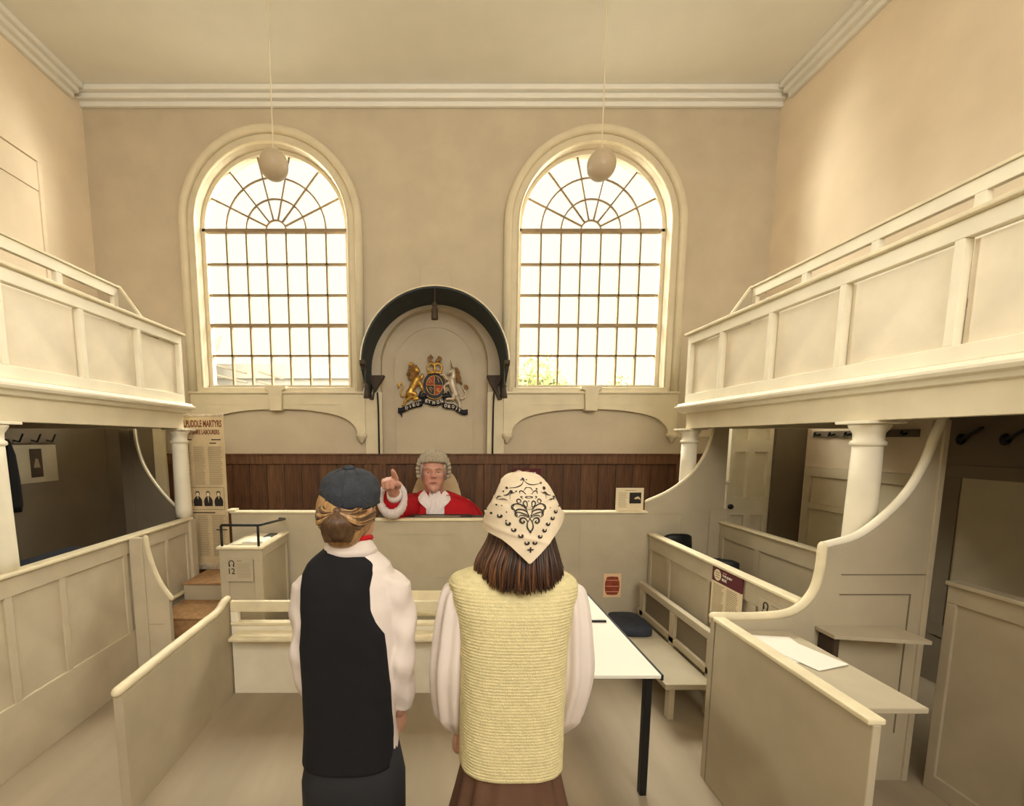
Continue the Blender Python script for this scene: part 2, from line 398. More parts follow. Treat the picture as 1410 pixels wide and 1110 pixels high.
def tassel(x, y, z, s=1):
    t = MB().lathe([(.004, z+.14*s), (.012*s, z+.13*s), (.03*s, z+.11*s), (.032*s, z+.09*s), (.018*s, z+.08*s), (.034*s, z+.07*s), (.04*s, z-.05*s), (.036*s, z-.055*s)], (x, y), 14).obj('tassel', M['dark'], cn, True)
    return t
tassel(-.11, 5.27, 3.40); MB().tube([(-.11, 5.27, 3.54), (-.11, 5.27, 3.68)], .006, 6).obj('tassel_cord', M['dark'], cn)
tassel(ccx-cr+.03, 5.28, 2.52, .9); tassel(ccx+cr-.02, 5.28, 2.52, .9)
for sx in (-1, 1): MB().tube([(ccx+sx*(cr-.025), 5.28, 2.64), (ccx+sx*(cr-.02), 5.28, 2.86)], .006, 6).obj('tassel_cord', M['dark'], cn)

# ================================================================== GALLERIES
def column(parent, x, y, ztop, zbot=0.0):
    c = MB().lathe([(float(np.interp(z, [0, 1.2, 1.95, 2.1], [.074, .078, .070, .068])), z) for z in np.linspace(zbot, ztop-.14, 10)], (x, y), 28).obj('column', M['gallery'], parent, True)
    cp = MB().lathe([(.068, ztop-.145), (.08, ztop-.14), (.084, ztop-.128), (.08, ztop-.116), (.07, ztop-.11), (.072, ztop-.07), (.088, ztop-.045), (.096, ztop-.03), (.096, ztop-.02), (.088, ztop-.018)], (x, y), 28).obj('capital', M['gallery'], c, True)
    box('abacus', M['gallery'], (x-.11, x+.11, y-.11, y+.11, ztop-.018, ztop), c)
def gallery(name, xf, xw, divs, side, label):
    s = 1 if xw > xf else -1       # direction from front to wall
    g = thing(name, label, 'gallery', (xf, 1.0, 0))
    ye, ys = 4.57, YR
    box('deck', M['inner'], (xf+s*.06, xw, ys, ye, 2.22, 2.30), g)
    box('fascia', M['trim'], (xf-s*.0, xf+s*.07, ys, ye-.05, 2.105, 2.27), g)
    box('end_fascia', M['trim'], (xf+s*.07, xw, ye-.12, ye-.05, 2.105, 2.27), g)
    P = [(0, 2.255), (.03, 2.262), (.045, 2.285), (.075, 2.295), (.085, 2.312), (.085, 2.325), (.06, 2.333), (.05, 2.35), (.0, 2.36), (-.05, 2.36), (-.05, 2.255)]
    MB().plate([(xf-s*p, z) for p, z in P], [], ys, ye+.03).obj('cornice', M['gallery'], g)
    # parapet front
    box('bottom_rail', M['gallery'], (xf, xf+s*.05, ys, ye, 2.36, 2.44), g)
    box('top_rail', M['gallery'], (xf, xf+s*.05, ys, ye, 2.925, 3.01), g)
    box('parapet_cap', M['cap'], (xf-s*.03, xf+s*.11, ys, ye+.03, 3.01, 3.035), g, .006)
    ds = [ye-.025]+divs
    d = divs[-1]-.605
    while d > ys+.1: ds.append(d); d -= .605
    for i, dv in enumerate(ds):
        h = .025 if i == 0 else .021
        box('stile', M['gallery'], (xf, xf+s*.05, dv-h, dv+h, 2.44, 2.925), g)
        nx = ds[i+1] if i+1 < len(ds) else ys
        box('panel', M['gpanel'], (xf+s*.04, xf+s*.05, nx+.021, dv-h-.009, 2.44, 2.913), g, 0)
    box('end_panel', M['gallery'], (xf+s*.05, xw, ye-.05, ye, 2.3, 3.0), g)
    for y in (4.53, 2.63, .78, -1.1): column(g, xf+s*(.05 if y > 4 and s > 0 else .06), y, 2.105, 1.216 if side == 'left' else 0.0)
    # pew behind the parapet
    xp = xf+s*.6 if side == 'right' else xf+s*.44
    p = thing('gallery_pew', 'long cream pew with open rail back up in the %s gallery' % side, 'pew', (xp, 1.0, 2.3))
    zt = 3.46 if side == 'right' else 3.39
    yq = 4.58 if side == 'right' else 4.36
    box('back_top_rail', M['gallery'], (xp, xp+s*.04, ys, yq, zt-.085, zt), p)
    box('back_cap', M['cap'], (xp-s*.015, xp+s*.055, ys, yq, zt, zt+.02), p)
    box('back_bottom_rail', M['gallery'], (xp, xp+s*.04, ys, yq, zt-.26, zt-.17), p)
    box('back_panel', M['gallery'], (xp+s*.01, xp+s*.03, ys, yq, 2.72, zt-.26), p)
    y = yq-.03
    while y > ys:
        box('back_upright', M['gallery'], (xp, xp+s*.04, y-.03, y+.03, zt-.17, zt-.085), p); y -= .62
    box('seat', M['wood'], (xp-s*.32, xp, ys, yq, 2.68, 2.72), p)
    box('pew_front', M['gallery'], (xp-s*.30, xp-s*.27, ys, yq, 2.30, 2.68), p)
    xa, xb = xp+s*.04, xp-s*.17
    MB().plate([(xa, 2.3), (xa, zt+.01), (xp-s*.01, zt+.01), (xb-s*.02, zt-.27), (xp-s*.33, 3.04), (xp-s*.34, 2.3)], [], yq, yq+.035).obj('pew_end', M['joinery'], p)
    MB().tube([(xp, yq+.017, zt+.015), (xb-s*.02, yq+.017, zt-.262), (xp-s*.335, yq+.017, 3.045)], .018, 8).obj('pew_end_cap', M['cap'], p, True)
    return g
gR = gallery('gallery', 2.40, XR, [4.036, 3.44, 2.832, 2.215], 'right', 'cream panelled gallery along the right wall, carried on round columns')
gL = gallery('gallery', -2.59, XL, [3.946, 3.335, 2.73], 'left', 'cream panelled gallery along the left wall above the staircase')
# boxed doorway in the left wall at gallery height
db = MB()
for b in ((4.0, 5.20, 4.94, 5.04), (5.15, 5.20, 3.0, 4.94), (4.0, 4.05, 3.0, 4.94)): db.box(XL, XL+.03, b[0], b[1], b[2], b[3])
fr = struct(db.obj('trim_8', M['side'], bevel=.006))
box('door_leaf', M['side'], (XL+.004, XL+.014, 4.05, 5.15, 3.0, 4.63), fr); box('lintel_panel', M['side'], (XL+.004, XL+.02, 4.05, 5.15, 4.64, 4.93), fr)

# ================================================================== THE JUDGES' BENCH
jb = thing('judge_bench', 'long stone-grey panelled bench wall across the room under the brown wainscot', 'bench', (.2, 4.43, 0))
YJ = 4.40
front = [(-2.11, 0), (2.76, 0), (2.76, 2.11), (2.625, 2.11)]
cur = spl2([(2.625, 2.11), (2.595, 1.97), (2.53, 1.81), (2.41, 1.64), (2.22, 1.49), (2.0, 1.385)], 6)
front += cur+[(2.0, 1.275), (.40, 1.275), (.40, 1.198), (-.70, 1.198), (-.70, 1.275), (-2.11, 1.275)]
MB().plate(front, [], YJ, YJ+.05).obj('front_board', M['joinery'], jb)
for x0, x1, z in ((-2.12, -.70, 1.275), (.40, 2.005, 1.275), (-.70, .40, 1.198)):
    box('cap_rail', M['cap'], (x0, x1, YJ-.02, YJ+.08, z, z+.018), jb)
MB().tube([(x, YJ+.02, z+.004) for x, z in cur], .017, 8, flat=1.0).obj('curved_cap', M['cap'], jb, True)
box('newel_cap', M['cap'], (-2.135, -2.06, YJ-.03, YJ+.07, 1.293, 1.315), jb)
box('pilaster', M['joinery'], (2.62, 2.77, YJ-.02, YJ, 0, 1.32), jb)
pb = MB()
for x, z0, z1 in ((-1.25, .12, 1.12), (-.05, .12, 1.10), (.08, .3, 1.0), (.95, .12, 1.12), (1.35, .2, 1.2), (2.35, .0, 1.27)):
    pb.box(x-.004, x+.004, YJ-.004, YJ, z0, z1)
for z, x0, x1 in ((1.06, -.62, .10), (.62, -.1, 1.3), (1.27, 2.0, 2.62), (.28, 1.3, 2.0)): pb.box(x0, x1, YJ-.004, YJ, z-.003, z+.003)
pb.obj('joint_bead', M['joinery'], jb)
box('plinth', M['joinery'], (-2.11, 2.62, YJ-.025, YJ, 0, .10), jb)
# judge's desk and portfolio
dk = thing('judge_desk', 'dark wooden writing desk directly behind the lowered middle of the bench', 'desk', (-.1, 4.62, 0))
box('desk_top', M['dark'], (-.68, .40, 4.485, 4.645, 1.19, 1.215), dk)
for x in (-.66, .36): box('leg', M['dark'], (x-.02, x+.02, 4.50, 4.63, 0, 1.19), dk)
pf = thing('portfolio', 'flat black portfolio lying on the dark desk before the judge', 'folder', (-.05, 4.56, 1.215))
box('cover', M['black'], (-.33, .28, 4.49, 4.64, 1.2155, 1.226), pf); box('clip_bar', M['silver'], (-.30, .16, 4.487, 4.50, 1.226, 1.2285), pf, 0)

# ================================================================== LEFT SIDE
lp = thing('stair_partition', 'panelled stone-grey partition with pale sloping handrail below the left gallery', 'partition', (-2.6, 3.5, 0))
panelled(lp, 'X', -2.575, 1, 1.0, 4.46, 0.0, 1.19, [1.55, 2.05, 2.57, 2.95, 3.55, 3.80, 4.10], top=.12, bot=.42, stile=.045, th=.04, m='joinery_lit')
box('handrail', M['cap'], (-2.64, -2.55, 1.0, 4.52, 1.19, 1.215), lp, .008)
box('newel_post', M['joinery_lit'], (-2.66, -2.55, 4.46, 4.56, 0, 1.19), lp)
box('stair_string', M['cap'], (-2.575, -2.54, 3.66, 4.55, .50, .525), lp)
wgn = thing('wing_panel', 'curved-edge wing panel projecting from the left stair partition', 'panel', (-2.5, 3.62, 0))
cv = spl2([(-2.455, 1.20), (-2.44, 1.08), (-2.405, .94), (-2.35, .80), (-2.275, .685)], 6)
MB().plate([(-2.575, 0), (-2.28, 0), (-2.28, .66)]+cv[::-1]+[(-2.575, 1.20)], [], 3.60, 3.64).obj('board', M['joinery_lit'], wgn)
MB().tube([(x+.006, 3.62, z) for x, z in cv], .02, 8).obj('curved_cap', M['cap'], wgn, True)
box('stile', M['joinery_lit'], (-2.565, -2.46, 3.585, 3.60, .1, 1.2), wgn); box('panel_bead', M['joinery'], (-2.52, -2.33, 3.594, 3.60, .47, .475), wgn, 0)
for x in (-2.5, ): box('panel_bead', M['joinery'], (x, x+.005, 3.592, 3.60, .475, .82), wgn, 0)
# steps
st = thing('stair', 'flight of carpeted steps rising between the left partition and the witness box', 'stairs', (-2.24, 4.2, 0))
for i, (ya, yb, z) in enumerate(((3.42, 3.80, .24), (3.80, 4.24, .45), (4.24, 5.0, .62))):
    box('riser', M['joinery'] if i == 2 else M['carpet'], (-2.535 if i else -2.27, -1.93, ya, yb, 0, z-.02), st)
    box('tread', M['carpet'], (-2.535 if i else -2.27, -1.93, ya-.02, yb, z-.02, z), st, .008)
# banner
bn = thing('banner', 'tall foxed paper banner printed with old newspaper columns, leaning by the stairs', 'banner', (-2.5, 4.70, .62))
yb_ = 4.70
bx0, bx1, bz0, bz1 = -2.78, -2.285, .68, 2.24
box('sheet', M['oldpaper'], (bx0, bx1, yb_, yb_+.006, bz0, bz1), bn, 0)
box('base_bar', M['silver'], (bx0-.02, bx1+.02, yb_-.03, yb_+.04, .62, .685), bn, .01); box('top_bar', M['silver'], (bx0-.005, bx1+.005, yb_-.006, yb_+.012, bz1-.01, bz1+.015), bn)
fy = yb_-.001
text('TOLPUDDLE MARTYRS', M['rust'], bn, (-2.76, fy, 2.125), .455, .072, bold=.03)
text('DORSETSHIRE LABOURERS', M['rust'], bn, (-2.74, fy, 2.05), .41, .05, bold=.03)
tl = MB(); rnd = random.Random(3)
for c0, c1 in ((-2.76, -2.64), (-2.61, -2.49), (-2.46, -2.31)):
    for za, zb_ in ((1.52, 1.92), (.76, 1.20)):
        z = zb_
        while z > za:
            tl.box(c0, c1-rnd.random()*.03, fy-.0005, fy, z, z+.004); z -= .0115
tl.obj('body_text', M['faint'], bn)['kind'] = 'stuff'
for x, z, w in ((-2.72, 1.99, .1), (-2.42, 1.99, .1), (-2.44, 1.955, .07), (-2.74, 1.225, .32), (-2.42, 1.04, .12), (-2.74, .98, .06), (-2.745, .95, .05)): box('heading', M['ink'], (x, x+w, fy-.0006, fy, z, z+.011), bn, 0)
fb = MB()
for b in ((-2.755, -2.315, 1.495, 1.498), (-2.755, -2.315, 1.262, 1.265), (-2.755, -2.752, 1.262, 1.498), (-2.318, -2.315, 1.262, 1.498)): fb.box(b[0], b[1], fy-.0005, fy, b[2], b[3])
fb.obj('picture_border', M['ink'], bn)
for i, x in enumerate((-2.695, -2.595, -2.485, -2.375)):
    P = MB().plate(spl2([(x-.042, 1.30), (x-.045, 1.36), (x-.02, 1.40), (x, 1.405), (x+.02, 1.40), (x+.043, 1.36), (x+.042, 1.30)], 4), [], fy-.001, fy).obj('printed_bust', M['ink'], bn)
    MB().plate(arc(x, 1.425, .016, 0, 2*PI, 12, .022)[:-1], [], fy-.0022, fy-.0012).obj('printed_face', M['paper'], bn)
    MB().plate(arc(x, 1.43, .022, 0, 2*PI, 14, .028)[:-1], [], fy-.0011, fy-.0002).obj('printed_hair', M['ink'], bn)
    MB().plate(arc(x, 1.445, .022 if i in (1, 3) else .018, 0, PI, 8, .014), [], fy-.003, fy-.0022).obj('printed_hat', M['ink'], bn)
    MB().plate([(x-.008, 1.40), (x+.008, 1.40), (x+.004, 1.33 if i == 2 else 1.37)], [], fy-.002, fy-.0012).obj('printed_shirt', M['oldpaper'], bn)
# witness box
wx = thing('witness_box', 'small stone-grey witness box with thin black rail beside the stairs', 'witness box', (-1.73, 4.05, 0))
panelled(wx, 'Y', 3.72, -1, -1.905, -1.545, 0, 1.08, [], top=.10, bot=.55, stile=.07, th=.04)
panelled(wx, 'X', -1.545, 1, 3.76, 4.365, 0, 1.08, [], top=.08, bot=.2, stile=.05, th=.04)
box('side_board', M['joinery'], (-1.905, -1.87, 3.76, 4.365, 0, 1.08), wx)
box('front_cap', M['cap'], (-1.92, -1.53, 3.70, 3.78, 1.08, 1.10), wx); box('side_cap', M['cap'], (-1.60, -1.53, 3.78, 4.365, 1.08, 1.10), wx)
box('inner_shelf', M['cap'], (-1.87, -1.6, 3.90, 4.365, 1.06, 1.082), wx)
MB().tube([(-1.885, 3.74, 1.10), (-1.885, 3.74, 1.275), (-1.88, 3.74, 1.28), (-1.565, 3.74, 1.28), (-1.555, 3.76, 1.28), (-1.545, 4.30, 1.235), (-1.60, 4.31, 1.235)], .011, 8).obj('guard_rail', M['black'], wx, True)
MB().tube([(-1.575, 3.74, 1.10), (-1.575, 3.74, 1.28)], .011, 8).obj('guard_post', M['black'], wx, True)
bk = thing('open_book', 'open white book with dark spine lying on the witness box shelf', 'book', (-1.68, 4.1, 1.083))
MB().plate(spl2([(-1.80, 1.092), (-1.74, 1.10), (-1.69, 1.093), (-1.64, 1.10), (-1.605, 1.092)], 4)+[(-1.605, 1.0835), (-1.80, 1.0835)], [], 3.92, 4.12).obj('page_block', M['white'], bk)
box('cover', M['black'], (-1.70, -1.615, 4.14, 4.30, 1.0835, 1.095), bk)
def audio_sign(parent_label, num, mk):
    return None
def headphone(mb, cx, cz, s, plane, c, d):
    P = [(cx+s*.9*cos(a), cz+s*.1+s*sin(a)) for a in np.linspace(-.5, PI+.5, 16)]
    if plane == 'Y':
        mb.tube([(x, c, z) for x, z in P], s*.16, 6)
        for k in (-1, 1): mb.tube([(cx+k*s*.75, c, cz-s*.95), (cx+k*s*.75, c, cz-s*.3)], s*.22, 6)
    else:
        mb.tube([(c, x, z) for x, z in P], s*.16, 6)
        for k in (-1, 1): mb.tube([(c, cx+k*s*.75, cz-s*.95), (c, cx+k*s*.75, cz-s*.3)], s*.22, 6)
s12 = thing('audio_sign', 'audio guide panel with headphone symbol and number 12 on witness box', 'sign', (-1.70, 3.715, .87))
box('backing', M['joinery'], (-1.845, -1.62, 3.712, 3.719, .80, 1.0), s12, 0)
h = MB(); headphone(h, -1.80, .955, .024, 'Y', 3.710, 0); h.obj('headphone_symbol', M['ink'], s12, True)
text('12', M['ink'], s12, (-1.825, 3.711, .865), .052, .05, bold=.01)
h = MB()
h.box(-1.755, -1.715, 3.7105, 3.712, .975, .982)
for k in range(11): h.box(-1.755, -1.64+rnd.uniform(-.015, 0), 3.7112, 3.712, .955-k*.012, .957-k*.012)
h.obj('body_text', M['faint'], s12)['kind'] = 'stuff'

# pews in the well of the court
def pew(y, x0, x1, zt, label, arm):
    p = thing('pew', label, 'pew', ((x0+x1)/2, y, 0), 'cream pews in the well of the court')
    box('top_rail', M['cap'], (x0, x1, y, y+.04, zt-.085, zt), p, .006)
    box('lower_rail', M['cap'], (x0, x1, y-.01, y+.05, zt-.19, zt-.165), p, .006)
    for x in (x0+.03, (x0+x1)/2, x1-.03): box('back_post', M['gallery'], (x-.03, x+.03, y, y+.04, zt-.165, zt-.085), p)
    box('back_panel', M['gallery'], (x0, x1, y+.005, y+.035, .0, zt-.19), p)
    box('book_ledge', M['cap'], (x0+.05, x1, y-.16, y, .50, .525), p, .006)
    box('seat', M['gallery'], (x0, x1, y+.04, y+.33, .36, .40), p, .008)
    box('seat_front', M['gallery'], (x0, x1, y+.30, y+.325, 0, .36), p)
    return p
p1 = pew(3.36, -1.66, .50, .755, 'cream pew with open rail back, nearer of the two behind the children', True)
P = spl2([(3.40, .76), (3.33, .755), (3.24, .72), (3.0, .715), (2.6, .71), (2.2, .70)], 4)
MB().plate([(3.40, 0)]+[(a, b-.02) for a, b in P]+[(2.2, 0)], [], -1.72, -1.67, 'X').obj('end_panel', M['joinery'], p1)
MB().tube([(-1.695, a, b) for a, b in P], .028, 10).obj('arm_rail', M['cap'], p1, True)
p2 = pew(3.86, -1.36, .50, .66, 'cream pew with white seat, the farther one against the bench wall', False)

# interior below the left gallery
lb = thing('notice_board', 'pale board with coat hooks on the side wall under the left gallery', 'board', (XL, 4.75, 1.52))
box('board', M['joinery'], (XL, XL+.02, 4.45, 5.05, 1.54, 1.94), lb); box('hook_rail', M['inner'], (XL, XL+.03, 4.40, 5.05, 1.96, 2.02), lb)
for y in (4.55, 4.75, 4.93):
    MB().tube([(XL+.03, y, 1.99), (XL+.09, y, 1.975), (XL+.13, y, 2.05)], .009, 6).obj('hook', M['black'], lb, True)
ps = thing('small_poster', 'small dark poster with pale figure pinned to board under left gallery', 'poster', (XL+.022, 4.8, 1.6))
box('sheet', M['dark'], (XL+.021, XL+.024, 4.72, 4.86, 1.60, 1.90), ps, 0)
MB().plate([(4.75, 1.70), (4.83, 1.70), (4.81, 1.79), (4.78, 1.80)], [], XL+.0245, XL+.026, 'X').obj('printed_figure', M['faint'], ps)
ct = thing('hanging_coat', 'dark coat hanging on wall hook behind the near left column', 'coat', (XL+.1, 4.52, 1.4))
MB().rings([sring(XL+.09, 4.42, z, rx, ry*.6, 2.2, 20, lambda a, z: .1*sin(5*a)) for z, rx, ry in ((1.28, .05, .10), (1.35, .06, .13), (1.6, .06, .12), (1.85, .05, .09), (1.97, .03, .035), (2.0, .015, .015))]).obj('coat_body', M['cloth'], ct, True)
bp = thing('rear_partition', 'drab partition with pale curved edge deep under the left gallery', 'partition', (-3.5, 4.57, 0))
cv = spl2([(-3.14, 2.10), (-3.13, 1.95), (-3.08, 1.75), (-2.97, 1.55), (-2.82, 1.36), (-2.70, 1.25)], 6)
MB().plate([(-3.29, 0), (-2.70, 0)]+cv[::-1]+[(-3.29, 2.10)], [], 4.60, 4.64).obj('board', M['inner'], bp)
MB().tube([(x, 4.60, z) for x, z in cv], .013, 8).obj('curved_cap', M['cap'], bp, True)
for x in (-3.24, ): box('batten', M['inner'], (x-.05, x+.05, 4.58, 4.60, 0, 2.1), bp)
bs = thing('side_bench', 'bench with blue-grey cushion behind the left partition', 'bench', (-3.3, 3.6, 0))
box('cushion', M['navy'], (-3.75, -3.25, 2.6, 4.4, .86, .94), bs, .02); box('bench_base', M['inner'], (-3.75, -3.28, 2.6, 4.4, 0, .86), bs)
# lower side walls under both galleries, their shade put into the paint
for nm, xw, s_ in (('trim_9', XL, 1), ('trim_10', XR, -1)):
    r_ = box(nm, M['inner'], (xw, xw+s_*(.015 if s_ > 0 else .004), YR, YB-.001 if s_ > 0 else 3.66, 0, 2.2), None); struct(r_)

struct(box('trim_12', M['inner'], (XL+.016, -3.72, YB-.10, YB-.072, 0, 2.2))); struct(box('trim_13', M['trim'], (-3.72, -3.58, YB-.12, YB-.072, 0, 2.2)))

# ================================================================== RIGHT SIDE
jx = thing('jury_box', 'stone-grey panelled jury box enclosed by a high curved end wall', 'jury box', (2.4, 3.4, 0))
panelled(jx, 'X', 2.03, -1, 2.49, 4.375, 0, 1.06, [2.86, 3.37, 3.98], top=.14, bot=.12, stile=.05, th=.04)
box('front_cap', M['cap'], (2.01, 2.09, 2.49, 4.37, 1.06, 1.082), jx, .006)
panelled(jx, 'X', 2.72, -1, 2.49, 4.375, 0, 1.18, [3.05, 3.85], top=.14, bot=.12, stile=.06, th=.04)
box('rear_cap', M['cap'], (2.70, 2.77, 2.49, 4.375, 1.18, 1.20), jx, .006)
box('seat', M['joinery'], (2.35, 2.70, 2.5, 4.37, .42, .46), jx)
YS = 2.45
cvb = spl2([(2.115, 1.41), (2.32, 1.48), (2.52, 1.67), (2.62, 1.86), (2.665, 2.02), (2.70, 2.11)], 6)
cva = spl2([(1.53, 1.0), (1.75, 1.0), (1.93, 1.015), (2.02, 1.06), (2.085, 1.15), (2.11, 1.27), (2.115, 1.41)], 6)
MB().plate([(1.53, 0), (2.72, 0), (2.72, 2.11)]+cvb[::-1]+cva[::-1][1:], [], YS, YS+.035).obj('curved_end_wall', M['joinery'], jx)
MB().tube([(x, YS+.015, z) for x, z in cva], .024, 10).obj('curved_cap', M['cap'], jx, True)
MB().tube([(x, YS+.015, z) for x, z in cvb], .022, 10).obj('curved_cap', M['gallery'], jx, True)
j2 = MB().box(2.22, 2.70, YS-.003, YS, 1.245, 1.25)
j2.box(2.22, 2.62, YS-.004, YS, 1.13, 1.136).box(2.614, 2.62, YS-.004, YS, .3, 1.13); j2.obj('panel_bead', M['inner'], jx)
box('corner_post', M['joinery'], (2.69, 2.722, YS-.01, YS+.06, 0, 2.105), jx)
# clerk's desk before the curved wall
cd_ = thing('clerk_desk', 'small enclosed desk with cream side rail before the curved end wall', 'desk', (1.7, 2.1, 0))
box('side_board', M['joinery'], (1.53, 1.56, 1.5, 2.44, 0, .985), cd_); box('side_rail', M['cap'], (1.51, 1.575, 1.5, 2.44, .985, 1.008), cd_, .006)
box('desk_top', M['joinery'], (1.56, 1.95, 1.7, 2.44, .90, .925), cd_)
pp_ = thing('loose_papers', 'loose white papers spread on the clerk desk', 'papers', (1.72, 2.25, .926))
for k, (x, y, a) in enumerate(((1.60, 2.2, .1), (1.66, 2.24, -.15), (1.70, 2.12, .3))):
    c_ = MB().box(-.0, .20, -.14, .14, 0, .0012).mesh('sheet'); s_ = link('sheet', c_, M['white'], pp_, loc=(x, y, .9262+k*.0015)); s_.rotation_euler = (0, 0, a)
ld = thing('wall_ledge', 'small dark-edged ledge fixed low on the curved end wall', 'shelf', (2.25, 2.35, .9))
MB().plate([(2.10, 2.445), (2.55, 2.445), (2.55, 2.25), (2.10, 2.32)], [], .93, .95, 'Z').obj('ledge_board', M['joinery'], ld); box('bracket', M['dark'], (2.12, 2.15, 2.34, 2.445, .78, .93), ld)
# right front partition
rp = thing('right_partition', 'dim panelled partition with dark cap at far right below the gallery', 'partition', (3.0, 1.7, 0))
panelled(rp, 'X', 2.78, -1, .2, 2.41, 0, 1.205, [.9, 1.45, 1.95], top=.1, bot=.1, stile=.05, th=.04)
box('cap', M['joinery'], (2.76, 2.84, .2, 2.41, 1.205, 1.228), rp)
# side wall joinery on the right
rw = thing('wall_panelling', 'panelled dado on the right wall below the gallery', 'panelling', (XR, 4, 0))
panelled(rw, 'X', XR-.04, -1, 3.72, 5.0, .4, 1.70, [4.36], top=.10, bot=.1, stile=.08, th=.038, rec=.025, mid=1.28, m='trim', gap=.008)
panelled(rw, 'X', XR-.02, -1, 2.3, 3.60, .4, 1.80, [2.95], top=.10, bot=.1, stile=.10, th=.018, rec=.01, m='inner', pm='joinery')
def hookrail(y0, y1, n, label):
    hr = thing('hook_rail', label, 'coat rack', (XR, (y0+y1)/2, 2.05))
    box('rail', M['inner'], (XR-.03, XR, y0, y1, 2.02, 2.085), hr)
    for k in range(n):
        y = y0+(k+.5)*(y1-y0)/n
        MB().tube([(XR-.03, y, 2.05), (XR-.10, y-.02, 2.035), (XR-.13, y-.06, 2.06)], .013, 6).obj('hook', M['black'], hr, True)
hookrail(3.86, 4.95, 6, 'row of black coat hooks on a rail behind the right column')
for y, lb_ in ((3.53, 'single black wall hook right of the curved end wall'), (3.25, 'single black wall hook nearest the right edge of view')):
    hk = thing('wall_hook', lb_, 'hook', (XR, y, 2.02))
    MB().ball((XR-.03, y, 2.0), .03, .028, .045, 10, 6).obj('hook_plate', M['black'], hk, True)
    MB().tube([(XR-.04, y, 1.99), (XR-.08, y-.10, 2.035), (XR-.10, y-.19, 2.085)], .012, 8).obj('hook_arm', M['black'], hk, True)
# door standing open under the right gallery
dr = struct(MB().plate([(3.225, 1.9), (3.225, .0), (3.70, 0), (3.70, 2.20), (3.225, 2.20)], [
   [(3.275, 1.99), (3.43, 1.99), (3.43, 2.13), (3.275, 2.13)], [(3.50, 1.99), (3.65, 1.99), (3.65, 2.13), (3.50, 2.13)],
   [(3.275, 1.34), (3.43, 1.34), (3.43, 1.86), (3.275, 1.86)], [(3.50, 1.34), (3.65, 1.34), (3.65, 1.86), (3.50, 1.86)],
   [(3.275, .25), (3.43, .25), (3.43, 1.14), (3.275, 1.14)], [(3.50, .25), (3.65, .25), (3.65, 1.14), (3.50, 1.14)]], 5.09, 5.15).obj('door_1', M['gallery']))
dr['label'] = 'cream six-panel door standing open under the right gallery'
for x0 in (3.275, 3.50):
    for z0, z1 in ((1.99, 2.13), (1.34, 1.86), (.25, 1.14)): box('panel', M['gallery'], (x0+.010, x0+.155, 5.132, 5.146, z0, z1-.012), dr, 0)
MB().ball((3.25, 5.06, 1.24), .03, .03, .03).obj('door_knob', M['black'], dr, True)
dj = struct(MB().box(3.71, XR, 5.06, 5.14, 0, 2.2).obj('wall_inner', M['inner']))
bal = thing('stair_baluster', 'short cream balustrade seen between the pilaster and open door', 'balustrade', (3.12, 5.0, 0))
box('hand_rail', M['gallery'], (3.0, 3.2, 5.0, 5.04, 1.50, 1.53), bal)
for k in range(4): box('baluster', M['gallery'], (3.01+k*.05, 3.03+k*.05, 5.01, 5.03, .9, 1.50), bal)
box('bottom_rail', M['gallery'], (3.0, 3.2, 5.0, 5.04, .0, .90), bal)
# chairs in the jury box
def chair(x, y, rz, label, dz=0):
    c = thing('jury_chair', label, 'chair', (x, y, .46), 'dark chairs inside the jury box'); 
    def pt(px, py, pz): return (x+px*cos(rz)-py*sin(rz), y+px*sin(rz)+py*cos(rz), pz)
    rows = []
    for i in range(7):
        t = i/6; z = .84+.24*t+dz
        rows.append([pt(-.13+.26*j/10, -.10+.03*(1-((j-5)/5)**2)-.03*t+o_, z-(.03*abs((j-5)/5)**4*t)) for o_ in (0,) for j in range(11)]+[pt(.13-.26*j/10, -.075+.03*(1-((5-j)/5)**2)-.03*t, z-(.03*abs((5-j)/5)**4*t)) for j in range(11)])
    MB().rings(rows).obj('backrest', M['black'], c, True)
    MB().rings([[pt(a*.15, b*.14, z) for a, b in ((-1, -1), (1, -1), (1, 1), (-1, 1))] for z in (.64+dz, .69+dz)]).obj('seat', M['black'], c, bevel=.015)
    for a in (-1, 1):
        MB().tube([pt(a*.11, -.11, .66+dz), pt(a*.12, -.125, .85+dz)], .012, 6).obj('back_upright', M['black'], c)
        for b in (-1, 1): MB().tube([pt(a*.12, b*.11, .462), pt(a*.11, b*.10, .65+dz)], .011, 6).obj('leg', M['black'], c)
chair(2.30, 4.24, PI, 'black chair in the jury box at the far end by the bench wall')
chair(2.31, 3.66, 2.6, 'black chair in the jury box just above the maroon sign', -.09)
# jury sign
sg = thing('jury_sign', 'upright sign with maroon heading naming the jury box', 'sign', (2.02, 3.12, .9))
SX = 2.012
box('heading_panel', M['maroon'], (SX, SX+.012, 2.955, 3.29, .955, 1.058), sg, 0); box('sheet', M['paper'], (SX, SX+.012, 2.955, 3.29, .62, .955), sg, 0)
MB().plate(arc(3.225, 1.008, .042, 0, 2*PI, 24, .042)[:-1], [], SX-.001, SX, 'X').obj('round_emblem', M['paper'], sg)
e = MB()
for k in range(3): e.box(SX-.0016, SX-.001, 3.20, 3.25, .988+k*.018, .994+k*.018)
e.obj('emblem_mark', M['faint'], sg)
rx = (PI/2, 0, -PI/2)
text('THIS IS', M['pink'], sg, (SX-.001, 3.17, 1.036), .05, .010, rx)
text('THE JURY', M['white'], sg, (SX-.001, 3.17, 1.008), .115, .020, rx, bold=.03)
text('BOX', M['white'], sg, (SX-.001, 3.17, .980), .055, .020, rx, bold=.03)
e = MB()
